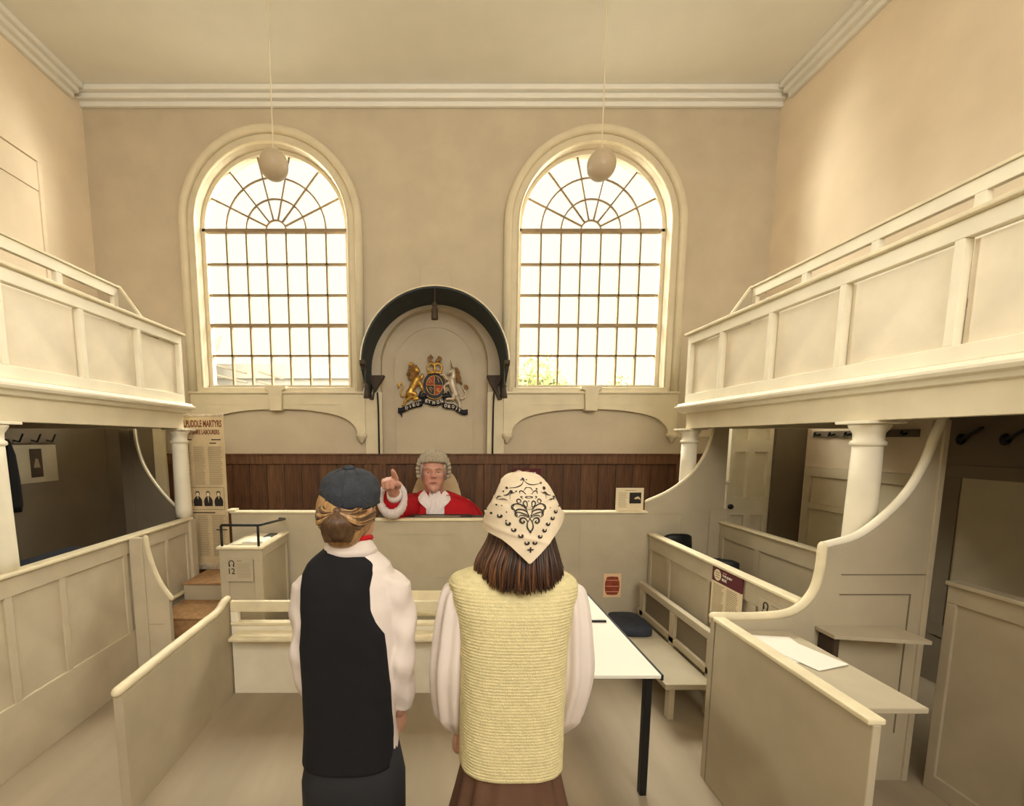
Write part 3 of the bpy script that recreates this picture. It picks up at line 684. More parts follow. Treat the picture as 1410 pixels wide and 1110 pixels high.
for c0, c1 in ((3.27, 3.14), (3.11, 2.98)):
    for k in range(22): e.box(SX-.0006, SX, c1+rnd.random()*.03, c0, .932-k*.013, .937-k*.013)
e.obj('body_text', M['faint'], sg)['kind'] = 'stuff'
s10 = thing('audio_sign', 'audio guide panel with headphone symbol and number 10 on jury box', 'sign', (2.028, 2.70, .92))
box('backing', M['joinery'], (2.024, 2.0295, 2.52, 2.80, .80, 1.0), s10, 0)
h = MB(); headphone(h, 2.735, .955, .022, 'X', 2.022, 0); h.obj('headphone_symbol', M['ink'], s10, True)
text('10', M['ink'], s10, (2.0235, 2.765, .872), .052, .048, rx, bold=.01)
h = MB().box(2.0235, 2.0245, 2.63, 2.69, .972, .978)
for k in range(8): h.box(2.0236, 2.0245, 2.58, 2.69, .955-k*.012, .957-k*.012)
h.obj('body_text', M['faint'], s10)['kind'] = 'stuff'
# bench in front of the jury box
bb = thing('well_bench', 'low bench with open framed back set against the jury box panels', 'bench', (1.85, 3.6, 0))
box('top_rail', M['joinery'], (1.90, 1.95, 3.0, 4.28, .56, .625), bb, .008)
box('lower_rail', M['joinery'], (1.90, 1.95, 3.0, 4.28, .30, .36), bb, .008)
for y in (4.20, 3.62, 3.08): box('back_post', M['joinery'], (1.90, 1.95, y-.04, y+.04, 0, .56), bb)
for a, b in ((3.66, 4.16), (3.12, 3.58)): box('back_panel', M['inner'], (1.925, 1.94, a, b, .36, .56), bb, 0)
box('seat', M['joinery'], (1.56, 1.90, 3.0, 4.25, .24, .28), bb)
for y in (3.05, 4.15): box('leg', M['joinery'], (1.60, 1.64, y-.03, y+.03, 0, .24), bb)
cu = MB().rings([[(1.70+px*.15, 3.98+py*.22, z) for px, py in [(math.copysign(abs(cos(a))**.5, cos(a)), math.copysign(abs(sin(a))**.5, sin(a))) for a in np.linspace(0, 2*PI, 28, endpoint=False)]] for z in (.281, .30, .335, .345)])
tag(cu.obj('seat_cushion', M['navy'], None, True, .01), 'dark blue-grey cushion on the bench by the barrel print', 'cushion')
# table at right of the girl
tb = thing('well_table', 'white-topped table with dark edge standing right of the girl', 'table', (.85, 3.0, 0))
box('table_top', M['white'], (.58, 1.17, 2.3, 3.62, .715, .735), tb, .003); box('edge_band', M['black'], (1.17, 1.182, 2.3, 3.62, .705, .737), tb, 0)
for x in (.62, 1.12):
    for y in (2.35, 3.56): box('leg', M['black'], (x-.02, x+.02, y-.02, y+.02, 0, .715), tb)
bo = thing('thin_booklet', 'thin white booklet with black edge lying on the white table', 'booklet', (1.06, 3.15, .735))
box('pages', M['white'], (.98, 1.12, 3.02, 3.25, .7355, .75), bo, 0); box('black_edge', M['black'], (.985, 1.125, 3.005, 3.02, .7355, .748), bo, 0)
# prints on and above the bench
br = thing('barrel_print', 'small cream print of a red barrel pinned to the bench wall', 'poster', (1.69, YJ-.01, .42))
box('sheet', M['pink'], (1.598, 1.775, YJ-.008, YJ-.004, .415, .66), br, 0); M['pink_sheet'] = mat('peach_paper', (.80, .55, .32), .8, .04, 8)
br.children[0].data.materials[0] = M['pink_sheet']
bar = spl2([(1.632, .628), (1.617, .58), (1.613, .535), (1.618, .48), (1.635, .445)], 4); bar2 = [(2*1.6865-x, z) for x, z in bar[::-1]]
MB().plate(bar+[(1.6865, .44)]+bar2+[(1.6865, .632)], [], YJ-.0095, YJ-.008).obj('printed_barrel', M['barrel'], br)
for z in (.594, .532, .476): box('printed_hoop', M['pink'], (1.622, 1.751, YJ-.0105, YJ-.0095, z-.003, z+.003), br, 0)
ic = thing('information_card', 'cream information card with dark picture propped on the bench cap', 'card', (1.84, 4.42, 1.293))
box('sheet', M['paper'], (1.705, 1.98, 4.44, 4.447, 1.294, 1.52), ic, 0)
box('printed_picture', M['ink'], (1.84, 1.955, 4.4385, 4.44, 1.365, 1.475), ic, 0)
MB().plate(spl2([(1.89, 1.42), (1.92, 1.435), (1.94, 1.425), (1.945, 1.40), (1.93, 1.412), (1.90, 1.408), (1.885, 1.415)], 3), [], 4.4375, 4.4385).obj('printed_figure', M['oldpaper'], ic)
e = MB().box(1.79, 1.90, 4.4392, 4.44, 1.494, 1.499)
for k in range(12): e.box(1.73, 1.815+rnd.uniform(-.02, .005), 4.4394, 4.44, 1.47-k*.013, 1.473-k*.013)
e.obj('body_text', M['faint'], ic)['kind'] = 'stuff'
bs2 = thing('wall_sign', 'maroon-headed information sign on the wainscot behind the girl', 'sign', (1.06, YB-.07, 1.2))
box('heading_panel', M['maroon'], (.885, 1.25, YB-.082, YB-.07, 1.48, 1.625), bs2, 0); box('sheet', M['paper'], (.885, 1.25, YB-.082, YB-.07, 1.15, 1.48), bs2, 0)
MB().plate(arc(.965, 1.555, .05, 0, 2*PI, 20)[:-1], [], YB-.083, YB-.082).obj('round_emblem', M['paper'], bs2)
text('THIS IS', M['pink'], bs2, (1.04, YB-.083, 1.587), .06, .012)
text('THE', M['pink'], bs2, (1.04, YB-.083, 1.558), .05, .018); text('THE', M['white'], bs2, (1.11, YB-.083, 1.555), .075, .022, bold=.03)
box('door_button', M['silver'], (-.735, -.715, YB-.075, YB-.066, 1.42, 1.44), wn)

# ---- globe lamps
def globe(x, z, label):
    g = thing('globe_lamp', label, 'lamp', (x, 4.6, z), 'opal globe lamps hung before the windows')
    MB().ball((x, 4.6, z), .135, .135, .135, 32, 20).obj('globe', M['globe'], g, True)
    MB().lathe([(.02, z+.15), (.045, z+.135), (.05, z+.12), (.03, z+.118)], (x, 4.6), 16).obj('gallery_ring', M['trim'], g, True)
    MB().tube([(x, 4.6, z+.14), (x, 4.6, ZC-.02)], .006, 6).obj('rod', M['trim'], g)
    MB().lathe([(.05, ZC), (.05, ZC-.02), (.02, ZC-.04), (.008, ZC-.05)], (x, 4.6), 16).obj('ceiling_rose', M['trim'], g, True)
globe(-1.622, 4.59, 'opal globe lamp hanging before the left window'); globe(1.491, 4.59, 'opal globe lamp hanging before the right window')

# ================================================================== ROYAL ARMS
ra = thing('coat_of_arms', 'carved royal arms with gold lion and silver unicorn on the niche wall', 'coat of arms', (-.13, 6.04, 2.6))
S = .000865
def A(u, v, d=.05): return (-.13+(u-735)*S*1.04, 6.06-d, 2.70-(v-545)*S*1.04)
def tubA(mb, P, r, d=.05, N=10): mb.tube([A(*p[:2], (p[2] if len(p) > 2 else d)) for p in P], [x*S for x in r], N); return mb
L = MB()
tubA(L, [(372, 650), (400, 600), (445, 520), (480, 460)], [62, 52, 60, 66], .06)
tubA(L, [(370, 650), (395, 700), (340, 745), (302, 775), (290, 815)], [55, 42, 30, 25, 20], .05); tubA(L, [(290, 815), (265, 828)], [22, 18], .05)
tubA(L, [(400, 650), (455, 668), (470, 705), (440, 742)], [45, 38, 28, 22], .07); tubA(L, [(440, 742), (495, 732)], [24, 20], .07)
tubA(L, [(480, 480), (525, 520), (548, 560), (556, 592)], [40, 30, 25, 24], .07); tubA(L, [(490, 450), (535, 445), (556, 415), (560, 392)], [36, 26, 22, 22], .05)
tubA(L, [(335, 675), (290, 705), (250, 690), (240, 640), (262, 590), (285, 550), (270, 510), (225, 515)], [18, 16, 14, 13, 12, 12, 11, 10], .05)
L.ball(A(215, 545, .05), 22*S, 15*S, 40*S); L.ball(A(478, 330, .09), 46*S, 40*S, 52*S); L.ball(A(508, 350, .10), 26*S, 26*S, 22*S)
link('lion', fuse(L, .006, 4), M['gold'], ra, True)
mn = MB()
for k in range(46):
    a = rnd.uniform(0, 2*PI); q = rnd.random()**.5
    cx_, cz_ = 432+75*q*cos(a), 365+118*q*sin(a)
    tubA(mn, [(cx_, cz_), (cx_-18, cz_+18), (cx_-10, cz_+42)], [17, 15, 6], .05+.03*(1-q), 6)
mn.obj('mane', M['bronze'], ra, True)
cb = MB()
for (u, v, s_) in ((395, 235, 1.0),):
    for k in range(-2, 3): tubA(cb, [(u+k*11, v+22), (u+k*13, v-20+abs(k)*4)], [8, 6], .06, 6)
    cb.ball(A(u, v+24, .06), 34*S, 28*S, 12*S)
cb.obj('lion_crown', M['gold'], ra, True)
U = MB()
tubA(U, [(985, 470), (1000, 560), (1035, 650), (1050, 690)], [62, 58, 48, 55], .06)
tubA(U, [(985, 480), (1010, 410), (1005, 350)], [52, 44, 40], .06); tubA(U, [(1005, 340), (965, 350), (935, 375)], [38, 28, 20], .07)
tubA(U, [(1050, 690), (1075, 745), (1098, 800), (1108, 860)], [50, 32, 22, 20], .06); tubA(U, [(1015, 690), (1000, 745), (960, 735), (910, 742)], [40, 26, 20, 18], .07)
tubA(U, [(965, 510), (905, 525), (875, 560), (885, 625)], [34, 24, 18, 17], .07); tubA(U, [(955, 470), (905, 445), (885, 395), (825, 392)], [34, 24, 18, 16], .06)
tubA(U, [(1085, 705), (1135, 742), (1180, 710), (1190, 650), (1160, 600), (1140, 545)], [15, 14, 14, 13, 12, 10], .05)
tubA(U, [(1025, 305), (1035, 275)], [12, 5], .06, 6)
link('unicorn', fuse(U, .0055, 4), M['silver'], ra, True)
um = MB()
for k in range(12):
    t = k/11; j = rnd.uniform(-14, 14)
    tubA(um, [(1018+42*t, 292+190*t), (1052+52*t+j*.5, 300+190*t), (1078+48*t+j, 330+185*t), (1072+46*t+j*1.4, 362+180*t)], [10, 13, 11, 4], .05+.012*(k % 2), 6)
for k in range(5): tubA(um, [(1160, 540), (1200+rnd.uniform(-10, 20), 545+k*10), (1225, 570+k*8)], [9, 10, 4], .05, 6)
um.obj('unicorn_mane', M['bronze'], ra, True)
tubA(MB(), [(992, 295), (965, 185)], [11, 2.5], .07, 8).obj('horn', M['bronze'], ra, True)
def ovA(rx_, rz_, n=36): return [(-.13+rx_*S*1.04*cos(2*PI*i/n), 2.70+rz_*S*1.04*sin(2*PI*i/n)) for i in range(n)]
MB().plate(ovA(172, 195), [], 6.0, 6.06).obj('garter', M['blue'], ra, bevel=.004)
for a, b, r in ((172, 195, .0055), (118, 138, .0055)):
    MB().tube([(x, 5.997, z) for x, z in ovA(a, b)+[ovA(a, b)[0]]], r, 6, False).obj('garter_edge', M['gold'], ra, True)
cx_, cz_ = -.13, 2.70; a_, b_ = 114*S*1.04, 134*S*1.04
for q, (m_, nm) in enumerate((('blue', 'quarter'), ('red', 'quarter'), ('blue', 'quarter'), ('red', 'quarter'))):
    P = [(cx_, cz_)]+[(cx_+a_*cos(t), cz_+b_*sin(t)) for t in np.linspace(q*PI/2, (q+1)*PI/2, 10)]
    MB().plate(P, [], 5.99, 6.0).obj(nm, M[m_], ra)
ch = MB()
for (u, v) in ((680, 475), (700, 500), (665, 505), (790, 600), (770, 620), (800, 635)): tubA(ch, [(u-16, v), (u, v-5), (u+16, v+4)], [8, 9, 6], .075, 6)
tubA(ch, [(660, 580), (690, 640), (705, 590)], [5, 5, 5], .075, 6); tubA(ch, [(660, 580), (680, 572), (705, 590)], [5, 5, 5], .075, 6)
tubA(ch, [(780, 440), (800, 500)], [6, 6], .075, 6); ch.obj('charges', M['gold'], ra, True)
for a, b in (((735, 410), (735, 680)), ((622, 545), (848, 545))): tubA(MB(), [a, b], [7, 7], .072, 6).obj('quarter_line', M['gold'], ra)
cr_ = MB()
for k in range(9): tubA(cr_, [(655+k*20, 372-6*sin(k/8*PI)), (655+k*20, 345-8*sin(k/8*PI))], [11, 9], .075, 6)
for s_ in (-1, 1):
    tubA(cr_, spline([(740+s_*85, 345, .07), (740+s_*100, 285, .075), (740+s_*55, 235, .08), (740, 262, .085)], 4), [16]*13, .07, 8)
tubA(cr_, [(740, 355), (740, 262)], [20, 14], .085, 8); cr_.ball(A(740, 240, .08), 20*S, 16*S, 20*S)
tubA(cr_, [(650, 375), (740, 362), (830, 375)], [16, 18, 16], .08, 8)
cr_.obj('crown', M['gold'], ra, True)
cl = MB()
tubA(cl, [(770, 215), (790, 185), (812, 190)], [26, 26, 22], .07); cl.ball(A(818, 168, .08), 26*S, 22*S, 28*S)
for k in range(7): tubA(cl, [(785+8*k, 150+5*k), (800+7*k, 128+6*k)], [10, 4], .07, 6)
tubA(cl, [(705, 225), (670, 200), (655, 150), (680, 118), (705, 150)], [20, 22, 20, 16, 14], .06); cl.obj('crest', M['bronze'], ra, True)
def ribbon(P, w, name):
    T = spline([(p[0], p[1], p[2] if len(p) > 2 else 0) for p in P], 8); R = []
    for p in T:
        R.append([A(p[0], p[1]-w, .05+p[2]), A(p[0], p[1]+w, .05+p[2]), A(p[0], p[1]+w, .04+p[2]), A(p[0], p[1]-w, .04+p[2])])
    return MB().rings(R).obj(name, M['blue'], ra, True)
ribbon([(200, 900, 0), (240, 905, .005), (320, 875, .012), (400, 838, .006), (470, 822, .012), (560, 800, .01)], 38, 'motto_ribbon')
ribbon([(545, 770, 0), (600, 765, .008), (680, 800, .01), (735, 805, .014), (800, 795, .01), (880, 762, .004)], 34, 'motto_ribbon')
ribbon([(850, 820, .01), (930, 845, .012), (1010, 850, .006), (1080, 895, .012), (1150, 930, .006), (1222, 925, 0)], 38, 'motto_ribbon')
ribbon([(210, 900), (245, 950), (262, 985)], 26, 'ribbon_tail')
for s_ in (-1, 1):
    tubA(MB(), [(735+s_*150, 690), (735+s_*230, 700), (735+s_*200, 640)], [48, 36, 18], .045, 8).obj('mantling', M['blue'], ra, True)
def ribtext(body, P, y=.066, rot=0):
    for c_, (u, v, a) in zip(body, P):
        text(c_, M['silver'], ra, A(u, v, y), .033 if c_ != 'I' else .008, .04, (PI/2, -a, 0), bold=.01)
ribtext('DIEU', [(318, 895, .35), (385, 868, .35), (420, 850, .2), (478, 838, .2)])
ribtext('ETMON', [(600, 788, -.1), (640, 798, -.1), (705, 818, 0), (770, 812, .1), (828, 798, .2)])
ribtext('DROIT', [(878, 855, -.15), (930, 868, -.1), (985, 872, -.1), (1042, 895, -.4), (1072, 920, -.4)])

# ================================================================== PEOPLE
def head(mb, c, H, yaw=0., pitch=0., ears=True):
    """adult head: chin at 0, crown at H; local front is -y"""
    s = H/.23
    Tt = [0, .03, .08, .16, .3, .45, .6, .75, .87, .94, .98, 1.0]
    wx_ = [.012, .031, .043, .056, .0665, .073, .0755, .073, .06, .043, .024, .004]
    df = [.066, .080, .085, .085, .084, .086, .089, .085, .068, .049, .028, .004]
    dbk = [-.02, -.005, .01, .03, .066, .092, .10, .098, .08, .056, .032, .004]
    R = []; N = 72; K = 84
    Rm = Euler((pitch, 0, yaw)).to_matrix(); c = Vector(c)
    ts = [1-(1-i/K)**1.0 for i in range(K+1)]
    def g(dx, dz, sx, sz): return math.exp(-(dx/sx)**2-(dz/sz)**2)
    for t in ts:
        w, f, b = (float(np.interp(t, Tt, a)) for a in (wx_, df, dbk)); ring = []
        for j in range(N):
            th = 2*PI*j/N; sx, cy = sin(th), cos(th)
            x = w*math.copysign(abs(sx)**.9, sx); y = -f*cy if cy > 0 else -b*cy
            if cy <= 0 and b < 0: y = b*-cy
            if cy > 0:
                ax = abs(x)
                na = float(np.interp(t, [.36, .395, .43, .5, .58, .63], [0, .015, .027, .018, .008, 0])); nw = float(np.interp(t, [.4, .43, .58], [.013, .012, .008]))
                d = na*math.exp(-(x/nw)**2) + .010*g(ax-.015, t-.415, .007, .022)
                d += -.014*g(ax-.031, t-.53, .017, .04) + .006*g(ax-.03, t-.605, .022, .028) + .003*g(x, t-.62, .02, .03)
                d += .006*g(ax-.042, t-.42, .018, .07) - .004*g(ax-(.026+.05*(.40-t)), t-.32, .005, .06)
                d += .004*g(x, t-.243, .02, .018)+.003*g(x, t-.292, .02, .016)-.005*g(x, t-.268, .025, .008)-.004*g(x, t-.19, .02, .025)+.006*g(x, t-.09, .02, .05)
                d += .004*g(ax-.05, t-.22, .015, .08)
                y -= d*min(1, cy*2)
            ring.append(c+Rm @ Vector((x*s, y*s, (t*.23)*s)))
        R.append(ring)
    mb.rings(R)
    for k in ((-1, 1) if ears else ()):
        e = [Vector((k*.074, .012, .105)), Vector((k*.083, .022, .125)), Vector((k*.086, .026, .14)), Vector((k*.08, .014, .15))]
        mb.tube([c+Rm @ (p*s) for p in e], [.010*s, .014*s, .015*s, .010*s], 8, flat=.7)
    return Rm, s
def face_parts(parent, c, Rm, s, skin, brow, lid=True, mouth=1.):
    c = Vector(c); P = lambda x, y, z: c+Rm @ (Vector((x, y, z))*s)
    for k in (-1, 1):
        q = P(k*.031, -.0665, .122)
        e = MB().ball(q, .0125*s, .0125*s, .0125*s, 14, 10).obj('eye', M['eyew'], parent, True)
        MB().ball(P(k*.031, -.0765, .1215), .0052*s, .0035*s, .0055*s, 10, 6).obj('iris', M['iris'], e, True)
        MB().tube([P(k*.0165, -.076, .1215), P(k*.024, -.0805, .1275), P(k*.033, -.081, .1285), P(k*.044, -.073, .123)], [.002*s, .0035*s, .0038*s, .002*s], 8).obj('eyelid', skin, parent, True)
        MB().tube([P(k*.012, -.0925, .141), P(k*.028, -.0955, .1455), P(k*.046, -.082, .142)], [.002*s, .0034*s, .002*s], 8).obj('eyebrow', brow, parent, True)
    MB().tube([P(-.023, -.083, .0575), P(-.012, -.0925, .0615), P(0, -.095, .062), P(.012, -.0925, .0615), P(.023, -.083, .0575)], [.001*s, .0026*s, .003*s, .0026*s, .001*s], 8).obj('lips', M['lips'], parent, True)

# ------------------------------------------------ the judge
jg = thing('person', 'grey-wigged person in scarlet robe pointing forward from behind the bench', 'person', (-.1, 5.0, 0))
K = 1.86
hc = (-.118, 4.90, 1.432)
B = MB()
Rm, s_ = head(B, hc, .225*K, 0, 0)
B.tube([(-.112, 5.0, 1.28), (-.115, 4.97, 1.42), (-.118, 4.94, 1.56)], [.13, .10, .105], 20)
B.rings([sring(-.10, 5.02, z, a, b, 2.4, 32) for z, a, b in ((.30, .30, .2), (.5, .31, .2), (.9, .32, .2), (1.15, .36, .2), (1.25, .35, .18), (1.32, .26, .15), (1.36, .14, .12))])
for k in (-1, 1):
    B.tube([(-.1+k*.18, 5.0, .42), (-.1+k*.2, 4.80, .45), (-.1+k*.2, 4.78, .25), (-.1+k*.2, 4.78, .06)], [.14, .12, .09, .065], 14)
    B.tube([(-.1+k*.2, 4.80, .045), (-.1+k*.2, 4.71, .04)], [.055, .045], 10)
# left arm down at the side
B.tube([(.24, 5.0, 1.24), (.36, 5.0, 1.0), (.36, 4.86, .78), (.25, 4.72, .70)], [.10, .085, .07, .055], 14); B.ball((.2, 4.70, .69), .08, .07, .05)
# right arm reaching towards the viewer, index finger out
WR = Vector((-.487, 4.27, 1.515)); FC = Vector((-.507, 4.16, 1.605))
B.tube([(-.40, 5.0, 1.22), (-.50, 4.78, 1.25), (-.49, 4.5, 1.36), WR], [.11, .095, .08, .058], 16)
B.tube([WR, (-.495, 4.225, 1.545), (-.503, 4.19, 1.575)], [.056, .062, .066], 14, flat=.85)
fs = MB()
kn = [(-.445, 4.105, 1.635), (-.483, 4.09, 1.640), (-.52, 4.095, 1.634), (-.553, 4.115, 1.62)]   # knuckles, index to little
for i, k in enumerate(kn): B.tube([(-.50+(.49+k[0])*.5, 4.2, 1.565), k], [.036, .028], 10)
tip = (-.459, 3.985, 1.722)
B.tube([kn[0], (-.45, 4.055, 1.672), (-.455, 4.015, 1.700), tip], [.029, .026, .0235, .019], 12)
for i in range(1, 4):
    k = Vector(kn[i]); l = (1.0, .96, .82)[i-1]
    B.tube([k, k+Vector((.003, -.055, -.018))*l, k+Vector((.006, -.048, -.07))*l, k+Vector((.008, -.005, -.075))*l], [.028*l**.5, .027*l**.5, .0245*l**.5, .021*l**.5], 10)
B.tube([(-.44, 4.2, 1.56), (-.422, 4.14, 1.585), (-.44, 4.08, 1.598), (-.478, 4.045, 1.597)], [.035, .031, .027, .021], 10)
link('body', fuse(B, .0075, 3), M['ruddy'], jg, True)
face_parts(jg, hc, Rm, s_, M['ruddy'], M['wig'])
# robe
def fold(a, z): return .018*sin(9*a+z*3)*(1.45-z)
rb = MB().rings([sring(-.085+dx, 5.02, z, a, b, 2.3, 64, fold) for z, a, b, dx in resample(
   [(.02, .60, .36, 0), (.5, .56, .32, 0), (1.0, .535, .29, .0), (1.14, .51, .275, .0), (1.20, .475, .265, .0), (1.27, .425, .245, 0), (1.33, .355, .215, -.005), (1.375, .265, .185, -.01), (1.405, .20, .165, -.02), (1.42, .165, .15, -.025)], .02)])
rb.obj('robe', M['robe'], jg, True)
MB().tube([(-.33, 4.98, 1.24), (-.45, 4.80, 1.24), (-.505, 4.60, 1.30), (-.495, 4.42, 1.385)], [.17, .165, .15, .135], 24, False).obj('sleeve', M['robe'], jg, True)
# fur cuff: a fat ring, opening to the front and a little upward
cf = MB(); R = []
nrm = Vector((-.06, -.88, .40)).normalized(); ux = Vector((1, 0, 0)); ux = (ux-nrm*ux.dot(nrm)).normalized(); uz = ux.cross(nrm)
if uz.z < 0: uz = -uz
cc = Vector((-.507, 4.36, 1.425))
for i in range(56):
    a = 2*PI*i/56
    rad = ux*cos(a)+uz*sin(a); ctr = cc+ux*cos(a)*.118+uz*sin(a)*.158
    th = .036+.022*max(0, -sin(a))
    R.append([ctr+(rad*cos(2*PI*j/14)*th*.8+nrm*sin(2*PI*j/14)*th*1.25)*(1+rnd.uniform(-.09, .09)) for j in range(14)])
R.append(R[0]); cf.rings(R, caps=False); cf.obj('fur_cuff', M['fur'], jg, True)
MB().tube([cc+nrm*.0, cc-nrm*.07], .125, 24, False, flat=1.0).obj('cuff_lining', M['robe'], jg, True)
MB().tube([(-.488, 4.30, 1.497), (-.487, 4.42, 1.42)], [.068, .085], 16, False).obj('shirt_cuff', M['linen'], jg, True)
# collar, bands and ruffled shirt front
def sheet(rows, th=.01):
    n = len(rows[0]); f = [list(map(Vector, r)) for r in rows]; v = [p for r in f for p in r]; m = len(v)
    v2 = [p+Vector((0, th, 0)) for p in v]; fs = []
    for i in range(len(rows)-1):
        for j in range(n-1):
            q = (i*n+j, i*n+j+1, (i+1)*n+j+1, (i+1)*n+j); fs += [q, tuple(k+m for k in reversed(q))]
    bd = [j for j in range(n)]+[i*n+n-1 for i in range(1, len(rows))]+[(len(rows)-1)*n+j for j in range(n-2, -1, -1)]+[i*n for i in range(len(rows)-2, 0, -1)]
    for a, b in zip(bd, bd[1:]+bd[:1]): fs.append((a, a+m, b+m, b))
    return MB().add(v+v2, fs)
rows = []
for i in range(14):
    t = i/13; z = 1.445-.315*t; w = .055+.045*min(1, t*2.0)-.005*t
    y = 5.02-float(np.interp(z, [1.13, 1.20, 1.27, 1.33, 1.375, 1.42], [.275, .265, .245, .220, .195, .165]))-.022
    rows.append([(-.105+.01*t+w*(j/12-.5)*2, y+.012*sin(j*2.1+.6*i)+.05*((j-6)/6)**2*.4, z) for j in range(13)])
sheet(rows).obj('shirt_front', M['linen'], jg, True)
for k in (-1, 1):
    x_ = -.11
    r1 = [[(x_+k*.112, 4.93, 1.445), (x_+k*.085, 4.85, 1.42), (x_+k*.02, 4.79, 1.33)], [(x_+k*.15, 4.88, 1.415), (x_+k*.13, 4.80, 1.37), (x_+k*.045, 4.755, 1.285)], [(x_+k*.185, 4.86, 1.36), (x_+k*.155, 4.775, 1.325), (x_+k*.07, 4.745, 1.25)]]
    sheet(r1, .012).obj('collar_flap', M['linen'], jg, False, .003)
MB().tube([(-.21, 5.0, 1.42), (-.185, 4.90, 1.40), (-.115, 4.84, 1.31), (-.045, 4.90, 1.40), (-.02, 5.0, 1.42), (-.11, 5.08, 1.44), (-.21, 5.0, 1.42)], .013, 10).obj('neckband', M['linen'], jg, True)
# cape edge over the left shoulder
MB().tube(spline([(.02, 4.83, 1.40), (.14, 4.82, 1.385), (.28, 4.84, 1.33), (.38, 4.85, 1.23), (.43, 4.84, 1.12)], 4), list(np.linspace(.003, .012, 17)), 8).obj('cape_edge', M['robe'], jg, True)
# wig
Hh = .225*K; wc = Vector(hc)+Vector((0, .02, Hh*.62))
wg = MB()
rws = []
for i in range(13):
    a = i/12*PI/2; z = -.01+.182*sin(a); r_ = cos(a)**.75 if a < PI/2-.01 else .05
    rws.append([(wc.x+.165*r_*cos(t), wc.y+.21*r_*sin(t)*(1 if sin(t) > 0 else .92), wc.z+z+(.105*max(0, -sin(t))**1.6)*(1-i/12)+.0) for t in np.linspace(0, 2*PI, 48, endpoint=False)])
wg.rings(rws); wg.obj('wig', M['wig'], jg, True)
cu_ = MB()
for i in range(15):                      # combed ridges running back over the crown
    t = -1+2*i/14
    P = [(wc.x+t*.158*cos(b*.2), wc.y-.205*cos(b)*math.sqrt(max(.05, 1-t*t*.72)), wc.z+.04+(.150*math.sqrt(max(.02, 1-t*t*.86)))*sin(b)) for b in np.linspace(.30, PI*.75, 12)]
    cu_.tube(P, .0165, 8)
cu_.obj('wig_crown_hair', M['wig'], jg, True)
cu_ = MB()
for k in (-1, 1):
    for r_ in range(4):
        for q in range(3):
            z = wc.z+.045-r_*.042; x = wc.x+k*(.160+.006*(r_ < 3)-.008*(r_ == 0)); y = wc.y-.11+q*.085
            cu_.tube([(x, y-.035, z), (x+k*.004, y+.035, z)], .0225, 10)
cu_.obj('wig_side_curls', M['wig'], jg, True)
for k in (-1, 1):
    MB().tube(spline([(hc[0]+k*.124, 4.81, 1.72), (hc[0]+k*.132, 4.845, 1.67), (hc[0]+k*.136, 4.87, 1.62), (hc[0]+k*.134, 4.89, 1.57)], 4), [.024]*4+[.026]*5+[.014]*4, 8, flat=.8).obj('sideburn', M['greyhair'], jg, True)
# chair behind the judge
jc = thing('judge_chair', 'cream upholstered chair behind the person in scarlet', 'chair', (-.1, 5.45, 0))
MB().plate(spl2([(-.42, .55), (-.41, 1.2), (-.36, 1.44), (-.28, 1.575), (-.15, 1.60), (.0, 1.60), (.10, 1.575), (.17, 1.44), (.215, 1.2), (.225, .55)], 5), [], 5.42, 5.52).obj('backrest', M['chair'], jc, bevel=.02)
box('seat', M['chair'], (-.42, .23, 5.40, 5.50, .42, .55), jc, .02)
for x in (-.38, .19): box('leg', M['dark'], (x-.03, x+.03, 5.43, 5.49, 0, .42), jc)

# ------------------------------------------------ dock platform the children stand on
DZ = .45
dpm = struct(MB().box(-1.3, 1.3, -1.2, 1.75, 0, DZ).obj('trim_11', M['floor'], bevel=.01)); dpm['label'] = 'raised dock floor under the children'

def kid_body(cx, cy, hc, H, yaw, sh, ears, skin):
    """one continuous body, facing +y (away from the camera)"""
    B = MB(); Rm, s_ = head(B, hc, H, PI+yaw, 0, ears)
    B.tube([(cx, cy, 1.60), (hc[0], hc[1]+.01, hc[2]+.03), (hc[0], hc[1]-.01, hc[2]+.08)], [.055, .048, .05], 16)
    B.rings([sring(cx, cy, z, a, b, 2.4, 32) for z, a, b in ((.92, .12, .085), (1.0, .135, .09), (1.15, .115, .08), (1.3, .12, .085), (1.45, .13, .085), (1.54, .122, .075), (1.59, .085, .058), (1.63, .052, .045))])
    for k in (-1, 1):
        B.tube([(cx+k*(sh-.045), cy, 1.552), (cx+k*(sh+.005), cy-.005, 1.44), (cx+k*(sh+.012), cy+.0, 1.30), (cx+k*(sh+.01), cy+.04, 1.18), (cx+k*(sh+.005), cy+.08, 1.09)], [.034, .036, .034, .031, .024], 12)
        hx, hy, hz = cx+k*(sh+.004), cy+.095, 1.055
        B.tube([(hx, hy-.01, hz+.03), (hx, hy, hz), (hx, hy+.012, hz-.035)], [.026, .034, .034], 10, flat=.55)
        for q in range(4):
            f0 = Vector((hx-k*.004, hy-.02+q*.016, hz-.045)); l = (.055, .063, .060, .048)[3-q]
            B.tube([f0, f0+Vector((-k*.004, .006, -l*.5)), f0+Vector((-k*.014, .012, -l))], [.0085, .0078, .0065], 8)
        B.tube([(hx, hy+.025, hz+.0), (hx-k*.012, hy+.05, hz-.025), (hx-k*.016, hy+.055, hz-.055)], [.011, .010, .008], 8)
        B.tube([(cx+k*.07, cy, .95), (cx+k*.075, cy, .78), (cx+k*.075, cy+.01, .70), (cx+k*.075, cy-.01, .60), (cx+k*.075, cy-.01, DZ+.06)], [.078, .062, .05, .047, .035], 14)
        B.tube([(cx+k*.078, cy-.02, DZ+.028), (cx+k*.082, cy+.14, DZ+.024)], [.03, .028], 10, flat=.9)
    return B, Rm, s_
